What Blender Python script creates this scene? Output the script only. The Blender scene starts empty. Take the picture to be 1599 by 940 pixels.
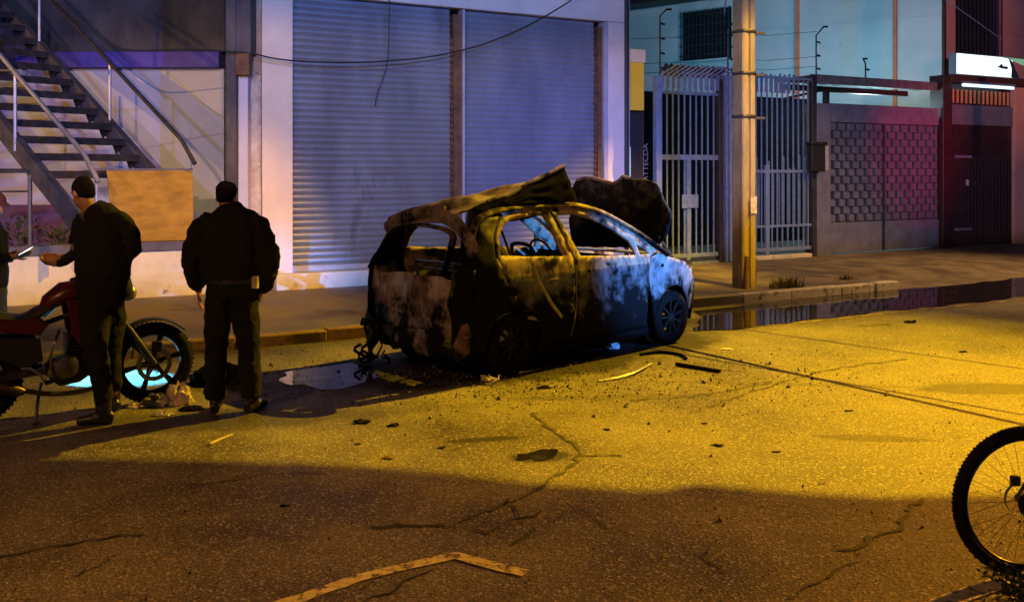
import bpy, bmesh, math, random
from mathutils import Vector as V, Matrix, noise
from mathutils.geometry import delaunay_2d_cdt
R = math.radians
random.seed(7)
scene = bpy.context.scene
COL = scene.collection

# ------------------------------------------------------------------ camera
F, H0, ZC = 1500.0, 265.0, 1.95
cd = bpy.data.cameras.new("camera")
cam = bpy.data.objects.new("camera", cd); COL.objects.link(cam)
cam.location = (0, 0, ZC); cam.rotation_euler = (R(90), 0, 0)
cd.sensor_width = 36; cd.lens = 36 * F / 1599.0; cd.shift_y = -205 / 1599.0
cd.clip_end = 500; cd.clip_start = .05
scene.camera = cam
# ------------------------------------------------------------------ night sky
w = bpy.data.worlds.new("World"); scene.world = w; w.use_nodes = True
bg = w.node_tree.nodes["Background"]
bg.inputs[0].default_value = (.16, .15, .32, 1); bg.inputs[1].default_value = .035
scene.view_settings.view_transform = 'Standard'
scene.view_settings.look = 'None'
scene.view_settings.exposure = 0
scene.view_settings.gamma = 1
scene.render.engine = 'CYCLES'
scene.cycles.use_denoising = True
scene.cycles.max_bounces = 5
scene.cycles.diffuse_bounces = 3
scene.cycles.sample_clamp_indirect = 4

def lamp(name, loc, color, watts, radius=.05, target=None, angle=None, blend=.2):
    ld = bpy.data.lights.new(name, 'SPOT' if target else 'POINT')
    ld.energy = watts; ld.color = color; ld.shadow_soft_size = radius
    o = bpy.data.objects.new(name, ld); COL.objects.link(o); o.location = loc
    if target:
        ld.spot_size = R(angle); ld.spot_blend = blend
        o.rotation_euler = (V(target) - V(loc)).to_track_quat('-Z', 'Y').to_euler()
    return o
SODIUM = (1.0, .55, .010)
LAMP_A = V((9.2, 17.6, 11.5))
lamp("sodium_street_lamp_light", LAMP_A, SODIUM, 40000, .004, (1.8, 7.5, 0), 46, 1.0)
lamp("sodium_lamp_light_down_the_street", (24, 23.5, 8.5), (1, .38, .004), 66000, .12, (-.3, 3.4, 0), 17, .9)
lamp("sodium_lamp_light_across_road", (-7.5, -5, 8.5), (1, .40, .10), 2600, .15)
lamp("sodium_lamp_light_by_the_stairs", (-12.5, 8.5, 5.5), (1, .50, .04), 1700, .03, (-7.0, 16.4, 1.6), 44, .6)
lamp("added_pavement_light", (12.0, 15.5, 8.0), (1, .50, .14), 4500, .1, (7.5, 17.0, 0), 66, .8)  # added spot that brightens the right pavement, no fitting of its own
lamp("added_pole_light", (7.6, 7.5, 9.5), (1, .52, .003), 17000, .05, (3.7, 14.7, 2.6), 20, .8)  # added narrow spot, only there to turn the pole yellow
lamp("added_low_wall_light", (4.0, 6.0, 9.0), (1, .45, .01), 9500, .02, (-4.5, 13.5, .35), 22, .7)  # added spot to yellow the board and low wall, hangs free over the road
lamp("added_peach_wall_light", (15.5, 13.0, 7.0), (1, .30, .10), 1700, .1, (12.0, 22.0, 5.6), 36, .7)  # added spot giving the upper peach wall its orange light
lamp("blue_beacon_light", (8.2, 5.4, 2.9), (.08, .33, 1), 13000, .05, (1.72, 10.4, 1.03), 14, .9)
lamp("white_head_light", (9.4, 8.2, 1.1), (.40, .68, 1), 1500, .04, (2.72, 11.15, .82), 6.5, .9)
lamp("red_beacon_light", (12.6, 12.5, 2.2), (1, .012, .09), 3800, .06, (9.9, 20.2, 2.4), 24, 1.0)
lamp("motorcycle_head_light", (-5.2, 9.3, 1.15), (.08, .62, 1), 5500, .03, (-3.85, 9.02, 0), 24, .3)
lamp("yard_tube_light", (8.6, 23.3, 3.2), (.55, .9, 1), 240, .3)
lamp("yard_tube_light", (4.2, 23.8, 3.6), (.12, .72, 1), 420, .3)
# added lights behind the viewer, unseen blocker plates keep their light off the road (built further down)
lamp("blue_beacon_light", (6.5, -3.6, 6.0), (.02, .13, 1), 15000, .008, (1.2, 17, 1.9), 15, 1.0)
lamp("blue_beacon_light", (6.5, -3.6, 6.0), (.05, .30, 1), 5000, .008, (-1.2, 16, 5.3), 22, 1.0)
SLITS = [((-1.5, -3.2, 4.3), (1, .58, .30), 6500, .2, 4.25), ((6.5, -3.6, 6.0), (.03, .17, 1), 8500, .25, 12), ((1.0, -6.0, 8.5), (.72, .88, .74), 4600, .1, 12), ((-5.5, -3.5, 6.0), (.15, .22, 1), 4200, 1.0, 12)]
for p_, c_, w_, z0_, z1_ in SLITS: lamp("added_flood_light", p_, c_, w_ * .82, .008)

# ------------------------------------------------------------------ frames and projections
SX, SY = math.cos(R(29.36)), math.sin(R(29.36))
def frame(ox, oy, ang, oz=0): return Matrix.Translation((ox, oy, oz)) @ Matrix.Rotation(ang, 4, 'Z')
ST = frame(0, 12.1, R(29.36))        # street frame: x along the kerb, y towards the buildings
WO = Matrix.Identity(4)
def fs(x, n):
    k = (x - 800) / F
    return (k * (12.1 + n * SX) + n * SY) / (SX - k * SY)
def fz(x, y, n):
    Y = 12.1 + fs(x, n) * SY + n * SX
    return ZC - (y - H0) / F * Y
def gp(x, y, z=0):
    Y = F * (ZC - z) / (y - H0); return V(((x - 800) / F * Y, Y, z))
def at(x, y, Y): return V(((x - 800) / F * Y, Y, ZC - (y - H0) / F * Y))

# ------------------------------------------------------------------ materials
MATS = {}
def nd(nt, t, **k):
    n = nt.nodes.new(t)
    for a, b in k.items(): setattr(n, a, b)
    return n
def mat(name, c1, c2=None, rough=.7, scale=4, bump=.15, metal=0, detail=6, stretch=(1, 1, 1), rlo=None, spec=.5, fine=60, lo=.35, hi=.65, emit=None, es=1, c3=None, c3lo=.6, c3s=1.3):
    if name in MATS: return MATS[name]
    m = bpy.data.materials.new(name); m.use_nodes = True; nt = m.node_tree
    b = nt.nodes["Principled BSDF"]; L = nt.links.new
    b.inputs['Roughness'].default_value = rough; b.inputs['Metallic'].default_value = metal
    b.inputs['Specular IOR Level'].default_value = spec
    c1 = (*c1, 1); c2 = (*(c2 or tuple(x * .7 for x in c1[:3])), 1)
    tc = nd(nt, 'ShaderNodeTexCoord'); mp = nd(nt, 'ShaderNodeMapping'); mp.inputs['Scale'].default_value = stretch
    L(tc.outputs['Object'], mp.inputs['Vector'])
    n1 = nd(nt, 'ShaderNodeTexNoise'); n1.inputs['Scale'].default_value = scale; n1.inputs['Detail'].default_value = detail; n1.inputs['Roughness'].default_value = .62
    L(mp.outputs[0], n1.inputs['Vector'])
    cr = nd(nt, 'ShaderNodeValToRGB'); cr.color_ramp.elements[0].position = lo; cr.color_ramp.elements[1].position = hi
    cr.color_ramp.elements[0].color = c2; cr.color_ramp.elements[1].color = c1
    L(n1.outputs['Fac'], cr.inputs[0]); out = cr.outputs[0]
    if c3:
        n3 = nd(nt, 'ShaderNodeTexNoise'); n3.inputs['Scale'].default_value = c3s; n3.inputs['Detail'].default_value = 8; n3.inputs['Roughness'].default_value = .7
        L(mp.outputs[0], n3.inputs['Vector'])
        r3 = nd(nt, 'ShaderNodeMapRange'); r3.inputs[1].default_value = c3lo - .04; r3.inputs[2].default_value = c3lo + .06
        L(n3.outputs['Fac'], r3.inputs[0])
        mx = nd(nt, 'ShaderNodeMix', data_type='RGBA'); mx.inputs[7].default_value = (*c3, 1)
        L(r3.outputs[0], mx.inputs[0]); L(out, mx.inputs[6]); out = mx.outputs[2]
    L(out, b.inputs['Base Color'])
    if rlo is not None:
        rr = nd(nt, 'ShaderNodeMapRange'); rr.inputs[1].default_value = .35; rr.inputs[2].default_value = .65
        rr.inputs[3].default_value = rlo; rr.inputs[4].default_value = rough
        L(n1.outputs['Fac'], rr.inputs[0]); L(rr.outputs[0], b.inputs['Roughness'])
    if bump:
        n2 = nd(nt, 'ShaderNodeTexNoise'); n2.inputs['Scale'].default_value = fine; n2.inputs['Detail'].default_value = 4
        L(mp.outputs[0], n2.inputs['Vector'])
        ad = nd(nt, 'ShaderNodeMath', operation='ADD'); L(n1.outputs['Fac'], ad.inputs[0]); L(n2.outputs['Fac'], ad.inputs[1])
        bp = nd(nt, 'ShaderNodeBump'); bp.inputs['Strength'].default_value = bump; bp.inputs['Distance'].default_value = .02
        L(ad.outputs[0], bp.inputs['Height']); L(bp.outputs[0], b.inputs['Normal'])
    if emit:
        b.inputs['Emission Color'].default_value = (*emit, 1); b.inputs['Emission Strength'].default_value = es
    MATS[name] = m
    return m

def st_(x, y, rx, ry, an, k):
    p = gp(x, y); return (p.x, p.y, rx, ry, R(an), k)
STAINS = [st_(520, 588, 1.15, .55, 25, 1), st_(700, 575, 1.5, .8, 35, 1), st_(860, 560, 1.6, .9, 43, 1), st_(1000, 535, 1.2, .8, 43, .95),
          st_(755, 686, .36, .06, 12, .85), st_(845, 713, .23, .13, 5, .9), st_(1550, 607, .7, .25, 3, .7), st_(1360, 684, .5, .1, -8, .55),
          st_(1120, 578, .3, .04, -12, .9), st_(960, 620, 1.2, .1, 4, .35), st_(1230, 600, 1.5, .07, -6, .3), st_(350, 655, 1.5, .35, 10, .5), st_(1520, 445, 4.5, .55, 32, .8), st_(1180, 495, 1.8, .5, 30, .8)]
def asphalt_mat():
    m = bpy.data.materials.new("asphalt"); m.use_nodes = True; nt = m.node_tree; L = nt.links.new
    b = nt.nodes["Principled BSDF"]; tc = nd(nt, 'ShaderNodeTexCoord')
    big = nd(nt, 'ShaderNodeTexNoise'); big.inputs['Scale'].default_value = .8; big.inputs['Detail'].default_value = 9; big.inputs['Roughness'].default_value = .62
    vo = nd(nt, 'ShaderNodeTexVoronoi'); vo.inputs['Scale'].default_value = 85
    sp = nd(nt, 'ShaderNodeTexNoise'); sp.inputs['Scale'].default_value = 48; sp.inputs['Detail'].default_value = 6; sp.inputs['Roughness'].default_value = .75
    for n in (big, vo, sp): L(tc.outputs['Object'], n.inputs['Vector'])
    cr = nd(nt, 'ShaderNodeValToRGB'); e = cr.color_ramp.elements
    e[0].position = .36; e[0].color = (.050, .043, .036, 1); e[1].position = .62; e[1].color = (.150, .142, .130, 1)
    L(big.outputs['Fac'], cr.inputs[0])
    sr = nd(nt, 'ShaderNodeMapRange'); sr.inputs[1].default_value = .32; sr.inputs[2].default_value = .7; sr.inputs[3].default_value = .3; sr.inputs[4].default_value = 2.0
    L(sp.outputs['Fac'], sr.inputs[0])
    mu = nd(nt, 'ShaderNodeMix', data_type='RGBA', blend_type='MULTIPLY'); mu.inputs[0].default_value = 1
    L(cr.outputs[0], mu.inputs[6]); L(sr.outputs[0], mu.inputs[7])
    # a few pale stones
    bw = nd(nt, 'ShaderNodeSeparateColor'); L(vo.outputs['Color'], bw.inputs[0])
    st = nd(nt, 'ShaderNodeMapRange'); st.inputs[1].default_value = .86; st.inputs[2].default_value = .93; st.inputs[4].default_value = .75
    L(bw.outputs[0], st.inputs[0])
    m2 = nd(nt, 'ShaderNodeMix', data_type='RGBA'); m2.inputs[7].default_value = (.38, .36, .33, 1)
    L(st.outputs[0], m2.inputs[0]); L(mu.outputs[2], m2.inputs[6])
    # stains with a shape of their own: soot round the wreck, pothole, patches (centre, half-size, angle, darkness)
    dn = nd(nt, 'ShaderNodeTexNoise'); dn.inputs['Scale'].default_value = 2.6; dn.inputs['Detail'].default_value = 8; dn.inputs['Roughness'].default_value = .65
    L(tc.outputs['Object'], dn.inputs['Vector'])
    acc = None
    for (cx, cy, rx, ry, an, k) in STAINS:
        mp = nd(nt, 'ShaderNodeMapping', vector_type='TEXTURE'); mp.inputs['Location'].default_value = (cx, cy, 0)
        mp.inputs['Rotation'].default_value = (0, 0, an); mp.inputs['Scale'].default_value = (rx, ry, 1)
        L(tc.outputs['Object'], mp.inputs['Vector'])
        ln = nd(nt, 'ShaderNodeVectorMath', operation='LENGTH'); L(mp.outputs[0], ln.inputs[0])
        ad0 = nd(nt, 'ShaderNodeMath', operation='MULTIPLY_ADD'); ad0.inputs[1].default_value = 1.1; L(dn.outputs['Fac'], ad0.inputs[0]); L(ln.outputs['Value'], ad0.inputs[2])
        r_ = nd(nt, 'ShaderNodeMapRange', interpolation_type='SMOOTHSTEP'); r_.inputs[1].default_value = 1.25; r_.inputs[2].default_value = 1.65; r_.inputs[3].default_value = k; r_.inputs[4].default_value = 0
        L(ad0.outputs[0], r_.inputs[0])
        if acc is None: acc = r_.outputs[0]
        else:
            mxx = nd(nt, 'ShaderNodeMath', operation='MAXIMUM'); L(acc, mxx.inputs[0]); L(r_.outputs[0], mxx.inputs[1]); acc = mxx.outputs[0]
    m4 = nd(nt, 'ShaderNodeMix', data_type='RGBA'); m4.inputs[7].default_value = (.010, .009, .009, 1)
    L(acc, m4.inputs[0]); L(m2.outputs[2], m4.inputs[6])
    L(m4.outputs[2], b.inputs['Base Color'])
    rr = nd(nt, 'ShaderNodeMapRange'); rr.inputs[1].default_value = .35; rr.inputs[2].default_value = .62; rr.inputs[3].default_value = .48; rr.inputs[4].default_value = .74
    L(big.outputs['Fac'], rr.inputs[0]); L(rr.outputs[0], b.inputs['Roughness'])
    ad = nd(nt, 'ShaderNodeMath', operation='ADD'); L(vo.outputs['Distance'], ad.inputs[0]); L(sp.outputs['Fac'], ad.inputs[1])
    bp = nd(nt, 'ShaderNodeBump'); bp.inputs['Strength'].default_value = .8; bp.inputs['Distance'].default_value = .006
    L(ad.outputs[0], bp.inputs['Height']); L(bp.outputs[0], b.inputs['Normal'])
    b.inputs['Specular IOR Level'].default_value = .16
    MATS['asphalt'] = m
    return m

def burnt_mat(name, ash=.5, rust=.35, zlo=.35, zhi=.75, ashc=(.23, .225, .225), seed=0, band=None):
    """soot over burnt paint: black below, patches of grey ash and brown rust above; object coordinates are the car's own"""
    m = bpy.data.materials.new(name); m.use_nodes = True; nt = m.node_tree; L = nt.links.new
    b = nt.nodes["Principled BSDF"]; tc = nd(nt, 'ShaderNodeTexCoord')
    mp = nd(nt, 'ShaderNodeMapping'); mp.inputs['Location'].default_value = (seed, seed * .7, 0); mp.inputs['Scale'].default_value = (1.2, 1.2, 1.0)
    L(tc.outputs['Object'], mp.inputs['Vector'])
    n1 = nd(nt, 'ShaderNodeTexNoise'); n1.inputs['Scale'].default_value = 3.2; n1.inputs['Detail'].default_value = 10; n1.inputs['Roughness'].default_value = .64; n1.inputs['Distortion'].default_value = .25
    n2 = nd(nt, 'ShaderNodeTexNoise'); n2.inputs['Scale'].default_value = 2.1; n2.inputs['Detail'].default_value = 8; n2.inputs['Roughness'].default_value = .7
    n3 = nd(nt, 'ShaderNodeTexNoise'); n3.inputs['Scale'].default_value = 45; n3.inputs['Detail'].default_value = 5
    for n in (n1, n2, n3): L(mp.outputs[0], n.inputs['Vector'])
    sx = nd(nt, 'ShaderNodeSeparateXYZ'); L(tc.outputs['Object'], sx.inputs[0])
    zr = nd(nt, 'ShaderNodeMapRange'); zr.inputs[1].default_value = zlo; zr.inputs[2].default_value = zhi; zr.inputs[3].default_value = -.20; zr.inputs[4].default_value = .06
    L(sx.outputs[2], zr.inputs[0])
    a = nd(nt, 'ShaderNodeMath', operation='ADD'); L(n1.outputs['Fac'], a.inputs[0]); L(zr.outputs[0], a.inputs[1])
    n4 = nd(nt, 'ShaderNodeTexNoise'); n4.inputs['Scale'].default_value = 15; n4.inputs['Detail'].default_value = 6; n4.inputs['Roughness'].default_value = .7; L(mp.outputs[0], n4.inputs['Vector'])
    a2 = nd(nt, 'ShaderNodeMath', operation='MULTIPLY_ADD'); a2.inputs[1].default_value = .30; L(n4.outputs['Fac'], a2.inputs[0]); L(a.outputs[0], a2.inputs[2])
    mr = nd(nt, 'ShaderNodeMapRange'); mr.inputs[1].default_value = .74 - ash * .25; mr.inputs[2].default_value = .96 - ash * .22
    L(a2.outputs[0], mr.inputs[0])
    r2 = nd(nt, 'ShaderNodeMapRange'); r2.inputs[1].default_value = .66 - rust * .25; r2.inputs[2].default_value = .74 - rust * .2
    L(n2.outputs['Fac'], r2.inputs[0])
    mA = nd(nt, 'ShaderNodeMix', data_type='RGBA'); mA.inputs[6].default_value = (*ashc, 1); mA.inputs[7].default_value = (.16, .085, .045, 1)
    L(r2.outputs[0], mA.inputs[0])
    mB = nd(nt, 'ShaderNodeMix', data_type='RGBA'); mB.inputs[6].default_value = (.006, .006, .007, 1)
    L(mr.outputs[0], mB.inputs[0]); L(mA.outputs[2], mB.inputs[7])
    outc = mB.outputs[2]
    if band:
        bz = nd(nt, 'ShaderNodeMath', operation='MULTIPLY_ADD'); bz.inputs[1].default_value = .03; L(n4.outputs['Fac'], bz.inputs[0]); L(sx.outputs[2], bz.inputs[2])
        br = nd(nt, 'ShaderNodeMapRange'); br.inputs[1].default_value = band; br.inputs[2].default_value = band + .012; L(bz.outputs[0], br.inputs[0])
        bm2 = nd(nt, 'ShaderNodeMapRange'); bm2.inputs[1].default_value = .42; bm2.inputs[2].default_value = .55; L(n1.outputs['Fac'], bm2.inputs[0])
        bmul = nd(nt, 'ShaderNodeMath', operation='MULTIPLY'); L(br.outputs[0], bmul.inputs[0]); L(bm2.outputs[0], bmul.inputs[1])
        mC = nd(nt, 'ShaderNodeMix', data_type='RGBA'); mC.inputs[7].default_value = (.30, .235, .17, 1); L(bmul.outputs[0], mC.inputs[0]); L(outc, mC.inputs[6]); outc = mC.outputs[2]
    L(outc, b.inputs['Base Color'])
    sk = nd(nt, 'ShaderNodeMapRange'); sk.inputs[3].default_value = .05; sk.inputs[4].default_value = .45; L(mr.outputs[0], sk.inputs[0]); L(sk.outputs[0], b.inputs['Specular IOR Level'])
    rr = nd(nt, 'ShaderNodeMapRange'); rr.inputs[3].default_value = .5; rr.inputs[4].default_value = .85; L(n3.outputs['Fac'], rr.inputs[0]); L(rr.outputs[0], b.inputs['Roughness'])
    ad = nd(nt, 'ShaderNodeMath', operation='ADD'); L(n1.outputs['Fac'], ad.inputs[0])
    ms = nd(nt, 'ShaderNodeMath', operation='MULTIPLY'); ms.inputs[1].default_value = .35; L(n3.outputs['Fac'], ms.inputs[0]); L(ms.outputs[0], ad.inputs[1])
    bp = nd(nt, 'ShaderNodeBump'); bp.inputs['Strength'].default_value = .55; bp.inputs['Distance'].default_value = .008
    L(ad.outputs[0], bp.inputs['Height']); L(bp.outputs[0], b.inputs['Normal'])
    MATS[name] = m
    return m

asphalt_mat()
M = dict(
 concrete=mat("pavement concrete", (.19, .17, .155), (.085, .075, .068), .85, 1.6, .35, rlo=.55, fine=40, c3=(.07, .06, .055), c3lo=.58),
 kerbw=mat("white kerb paint", (.62, .64, .66), (.38, .38, .38), .8, 5, .3, c3=(.16, .14, .12), c3lo=.57, c3s=5),
 kerby=mat("yellow kerb paint", (.46, .31, .03), (.22, .15, .04), .85, 6, .5, c3=(.09, .08, .065), c3lo=.55, c3s=6),
 paint=mat("worn yellow road paint", (.80, .74, .30), (.50, .44, .20), .75, 14, .3, fine=120, c3=(.09, .08, .065), c3lo=.545, c3s=16),
 dash=mat("worn edge line paint", (.42, .33, .16), (.14, .11, .07), .75, 6, .3, fine=120, c3=(.08, .07, .06), c3lo=.5, c3s=5),
 soot=mat("soot stained asphalt", (.018, .016, .015), (.008, .008, .009), .55, 3, .5, rlo=.3, fine=70),
 crack=mat("asphalt crack filler", (.02, .016, .012), (.01, .009, .008), .8, 20, .3),
 white=mat("white plaster", (.66, .58, .50), (.52, .46, .40), .85, 1.1, .12, c3=(.33, .30, .27), c3lo=.66, c3s=1.9),
 lowwall=mat("white low wall plaster", (.62, .60, .56), (.44, .42, .38), .85, 1.7, .2, c3=(.17, .15, .11), c3lo=.64, c3s=3.2),
 backwall=mat("lilac white plaster", (.50, .50, .60), (.40, .40, .49), .85, .8, .12),
 purple=mat("purple paint", (.10, .07, .40), (.07, .05, .30), .8, 3, .1),
 wainscot=mat("dark purple paint", (.13, .06, .17), (.08, .04, .11), .8, 3, .1),
 grey=mat("bare grey concrete", (.105, .095, .10), (.035, .032, .036), .9, 1.8, .7, stretch=(1, 1, .5), fine=22),
 rough=mat("broken plaster on concrete", (.52, .46, .43), (.34, .28, .25), .9, 4, .8, fine=14, c3=(.14, .07, .04), c3lo=.64, c3s=2.6),
 shutter=mat("galvanised shutter paint", (.23, .26, .31), (.16, .18, .22), .42, 1.2, .06, metal=.35, rlo=.34, stretch=(1, 1, .35), c3=(.15, .15, .165), c3lo=.64, c3s=1.1),
 shutframe=mat("grey frame paint", (.36, .37, .42), (.28, .28, .32), .5, 3, .08),
 rust=mat("brown rusty steel", (.17, .085, .035), (.08, .04, .02), .7, 8, .3, metal=.2),
 steel=mat("dark painted steel", (.055, .05, .058), (.025, .023, .028), .45, 8, .15, metal=.3),
 chrome=mat("polished rail steel", (.45, .45, .48), (.32, .32, .36), .38, 6, .02, metal=.6),
 stringer=mat("grey violet stair paint", (.075, .072, .095), (.04, .038, .055), .45, 4, .12),
 board=mat("ochre plywood", (.34, .21, .04), (.20, .12, .025), .9, 2.2, .15, spec=.08, stretch=(1, 1, 3), c3=(.20, .12, .05), c3lo=.66, c3s=3),
 gate=mat("pale blue gate paint", (.17, .24, .37), (.11, .16, .26), .4, 9, .1),
 dark=mat("dark brown timber", (.022, .016, .015), (.012, .01, .01), .6, 5, .2),
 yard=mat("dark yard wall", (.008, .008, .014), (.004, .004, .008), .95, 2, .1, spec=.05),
 aqua=mat("pale grey plaster", (.46, .50, .48), (.37, .41, .40), .85, .6, .1, c3=(.27, .31, .31), c3lo=.67, c3s=.8),
 orange=mat("orange paint", (.62, .20, .08), (.45, .14, .06), .7, 3, .1),
 peach=mat("peach plaster", (.50, .24, .17), (.38, .18, .13), .85, .9, .12),
 glassd=mat("dark window glass", (.015, .018, .02), (.02, .025, .026), .15, 2, .02),
 pole=mat("weathered concrete pole", (.28, .23, .12), (.15, .12, .06), .85, 5, .3, stretch=(1, 1, .25), fine=50, c3=(.12, .09, .06), c3lo=.66, c3s=4),
 sheet=mat("grey steel cladding", (.18, .18, .215), (.12, .12, .15), .5, 3, .1, metal=.2),
 maroon=mat("dark maroon steel", (.035, .014, .016), (.018, .008, .009), .5, 6, .15),
 redsteel=mat("red oxide steel", (.07, .02, .02), (.03, .012, .012), .55, 6, .15),
 roofing=mat("old fibre roofing", (.12, .115, .11), (.06, .058, .055), .9, 6, .3),
 yellow=mat("yellow panel paint", (.80, .52, .03), (.72, .45, .02), .6, 3, .05),
 cream=mat("cream panel paint", (.72, .58, .40), (.66, .52, .36), .6, 3, .05),
 black=mat("black rubber", (.012, .012, .013), (.007, .007, .008), .75, 20, .2),
 tyre=mat("tyre rubber", (.012, .012, .013), (.007, .007, .007), .85, 14, .25, spec=.12),
 alloy=mat("black wheel alloy", (.02, .02, .023), (.012, .012, .014), .35, 10, .05, metal=.6),
 metal=mat("worn metal", (.30, .29, .28), (.17, .16, .15), .35, 14, .1, metal=.9),
 plastic=mat("black plastic", (.014, .014, .016), (.009, .009, .01), .45, 12, .08),
 red=mat("red fairing paint", (.075, .004, .014), (.04, .003, .009), .35, 3, .02),
 seat=mat("black seat vinyl", (.03, .033, .04), (.018, .02, .024), .38, 20, .1),
 jacket=mat("black jacket cloth", (.008, .008, .010), (.004, .004, .006), .85, 9, .3, fine=120, spec=.25),
 shirt=mat("dark blue uniform cloth", (.008, .010, .018), (.005, .006, .011), .85, 9, .3, fine=120, spec=.25),
 trouser=mat("dark olive trousers cloth", (.009, .010, .009), (.005, .006, .006), .9, 9, .3, fine=120, spec=.2),
 grycloth=mat("grey blue trousers cloth", (.06, .07, .085), (.035, .04, .05), .9, 9, .3, fine=120, spec=.2),
 boot=mat("black boot leather", (.02, .02, .022), (.012, .012, .013), .35, 14, .15),
 skin=mat("skin", (.30, .155, .10), (.25, .125, .08), .55, 12, .1),
 hair=mat("black hair", (.008, .007, .007), (.004, .004, .004), .85, 60, .5, stretch=(1, 1, .3), spec=.06),
 capred=mat("dark red cap cloth", (.09, .02, .025), (.06, .014, .018), .85, 12, .2),
 mask=mat("pale face mask", (.16, .18, .22), (.12, .14, .17), .9, 10, .1),
 patch=mat("grey arm patch", (.20, .19, .18), (.14, .13, .12), .9, 20, .1),
 leaf=mat("dark leaves", (.035, .06, .025), (.02, .035, .016), .6, 12, .1),
 dry=mat("dry weed blades", (.16, .13, .05), (.07, .075, .03), .8, 18, .1),
 bag=mat("crumpled pale plastic", (.55, .48, .44), (.36, .31, .30), .4, 8, .3),
 bagblue=mat("crumpled grey plastic", (.30, .29, .36), (.2, .19, .24), .4, 8, .3),
 debris=mat("charred debris", (.012, .010, .009), (.006, .005, .005), .95, 18, .4, spec=.04),
 rusty=mat("burnt orange rubble", (.16, .06, .025), (.08, .03, .014), .85, 18, .4),
 paper=mat("white paper", (.75, .78, .82), (.6, .63, .68), .7, 6, .2),
 trim=mat("bright bent trim", (.5, .48, .44), (.32, .3, .27), .3, 14, .1, metal=.8),
 label=mat("pale sticker", (.40, .38, .35), (.25, .24, .22), .7, 16, .05),
 barrel=mat("dark terracotta pot", (.07, .04, .04), (.04, .025, .025), .8, 8, .2),
)
def puddle_mat():
    m = bpy.data.materials.new("standing water"); m.use_nodes = True; nt = m.node_tree; L = nt.links.new
    b = nt.nodes["Principled BSDF"]; b.inputs['Base Color'].default_value = (.014, .012, .016, 1)
    b.inputs['IOR'].default_value = 1.33; b.inputs['Specular IOR Level'].default_value = .85
    tc = nd(nt, 'ShaderNodeTexCoord')
    n = nd(nt, 'ShaderNodeTexNoise'); n.inputs['Scale'].default_value = 2.4; n.inputs['Detail'].default_value = 9; n.inputs['Roughness'].default_value = .66
    L(tc.outputs['Object'], n.inputs['Vector'])
    rr = nd(nt, 'ShaderNodeMapRange'); rr.inputs[1].default_value = .52; rr.inputs[2].default_value = .66; rr.inputs[3].default_value = .02; rr.inputs[4].default_value = .3
    L(n.outputs['Fac'], rr.inputs[0]); L(rr.outputs[0], b.inputs['Roughness'])
    bp = nd(nt, 'ShaderNodeBump'); bp.inputs['Strength'].default_value = .05; bp.inputs['Distance'].default_value = .01
    L(n.outputs['Fac'], bp.inputs['Height']); L(bp.outputs[0], b.inputs['Normal'])
    return m
M['water'] = puddle_mat()
def emat(name, col, s):
    m = bpy.data.materials.new(name); m.use_nodes = True; b = m.node_tree.nodes["Principled BSDF"]
    b.inputs['Base Color'].default_value = (*col, 1); b.inputs['Emission Color'].default_value = (*col, 1); b.inputs['Emission Strength'].default_value = s
    return m
M['lit'] = emat("backlit sign face", (.75, .98, 1.0), 1.5)
M['screen'] = emat("phone screen", (.7, .85, 1.0), 1.6)
M['tube'] = emat("fluorescent tube", (.55, .85, 1.0), 2.2)
M['bulb'] = emat("sodium bulb", (1, .55, .08), 30)
M['green'] = emat("green sign print", (.22, .5, .3), .55)
M['sarrow'] = mat("dark sign print", (.02, .05, .08), (.02, .05, .08), .5, 4, 0)

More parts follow.
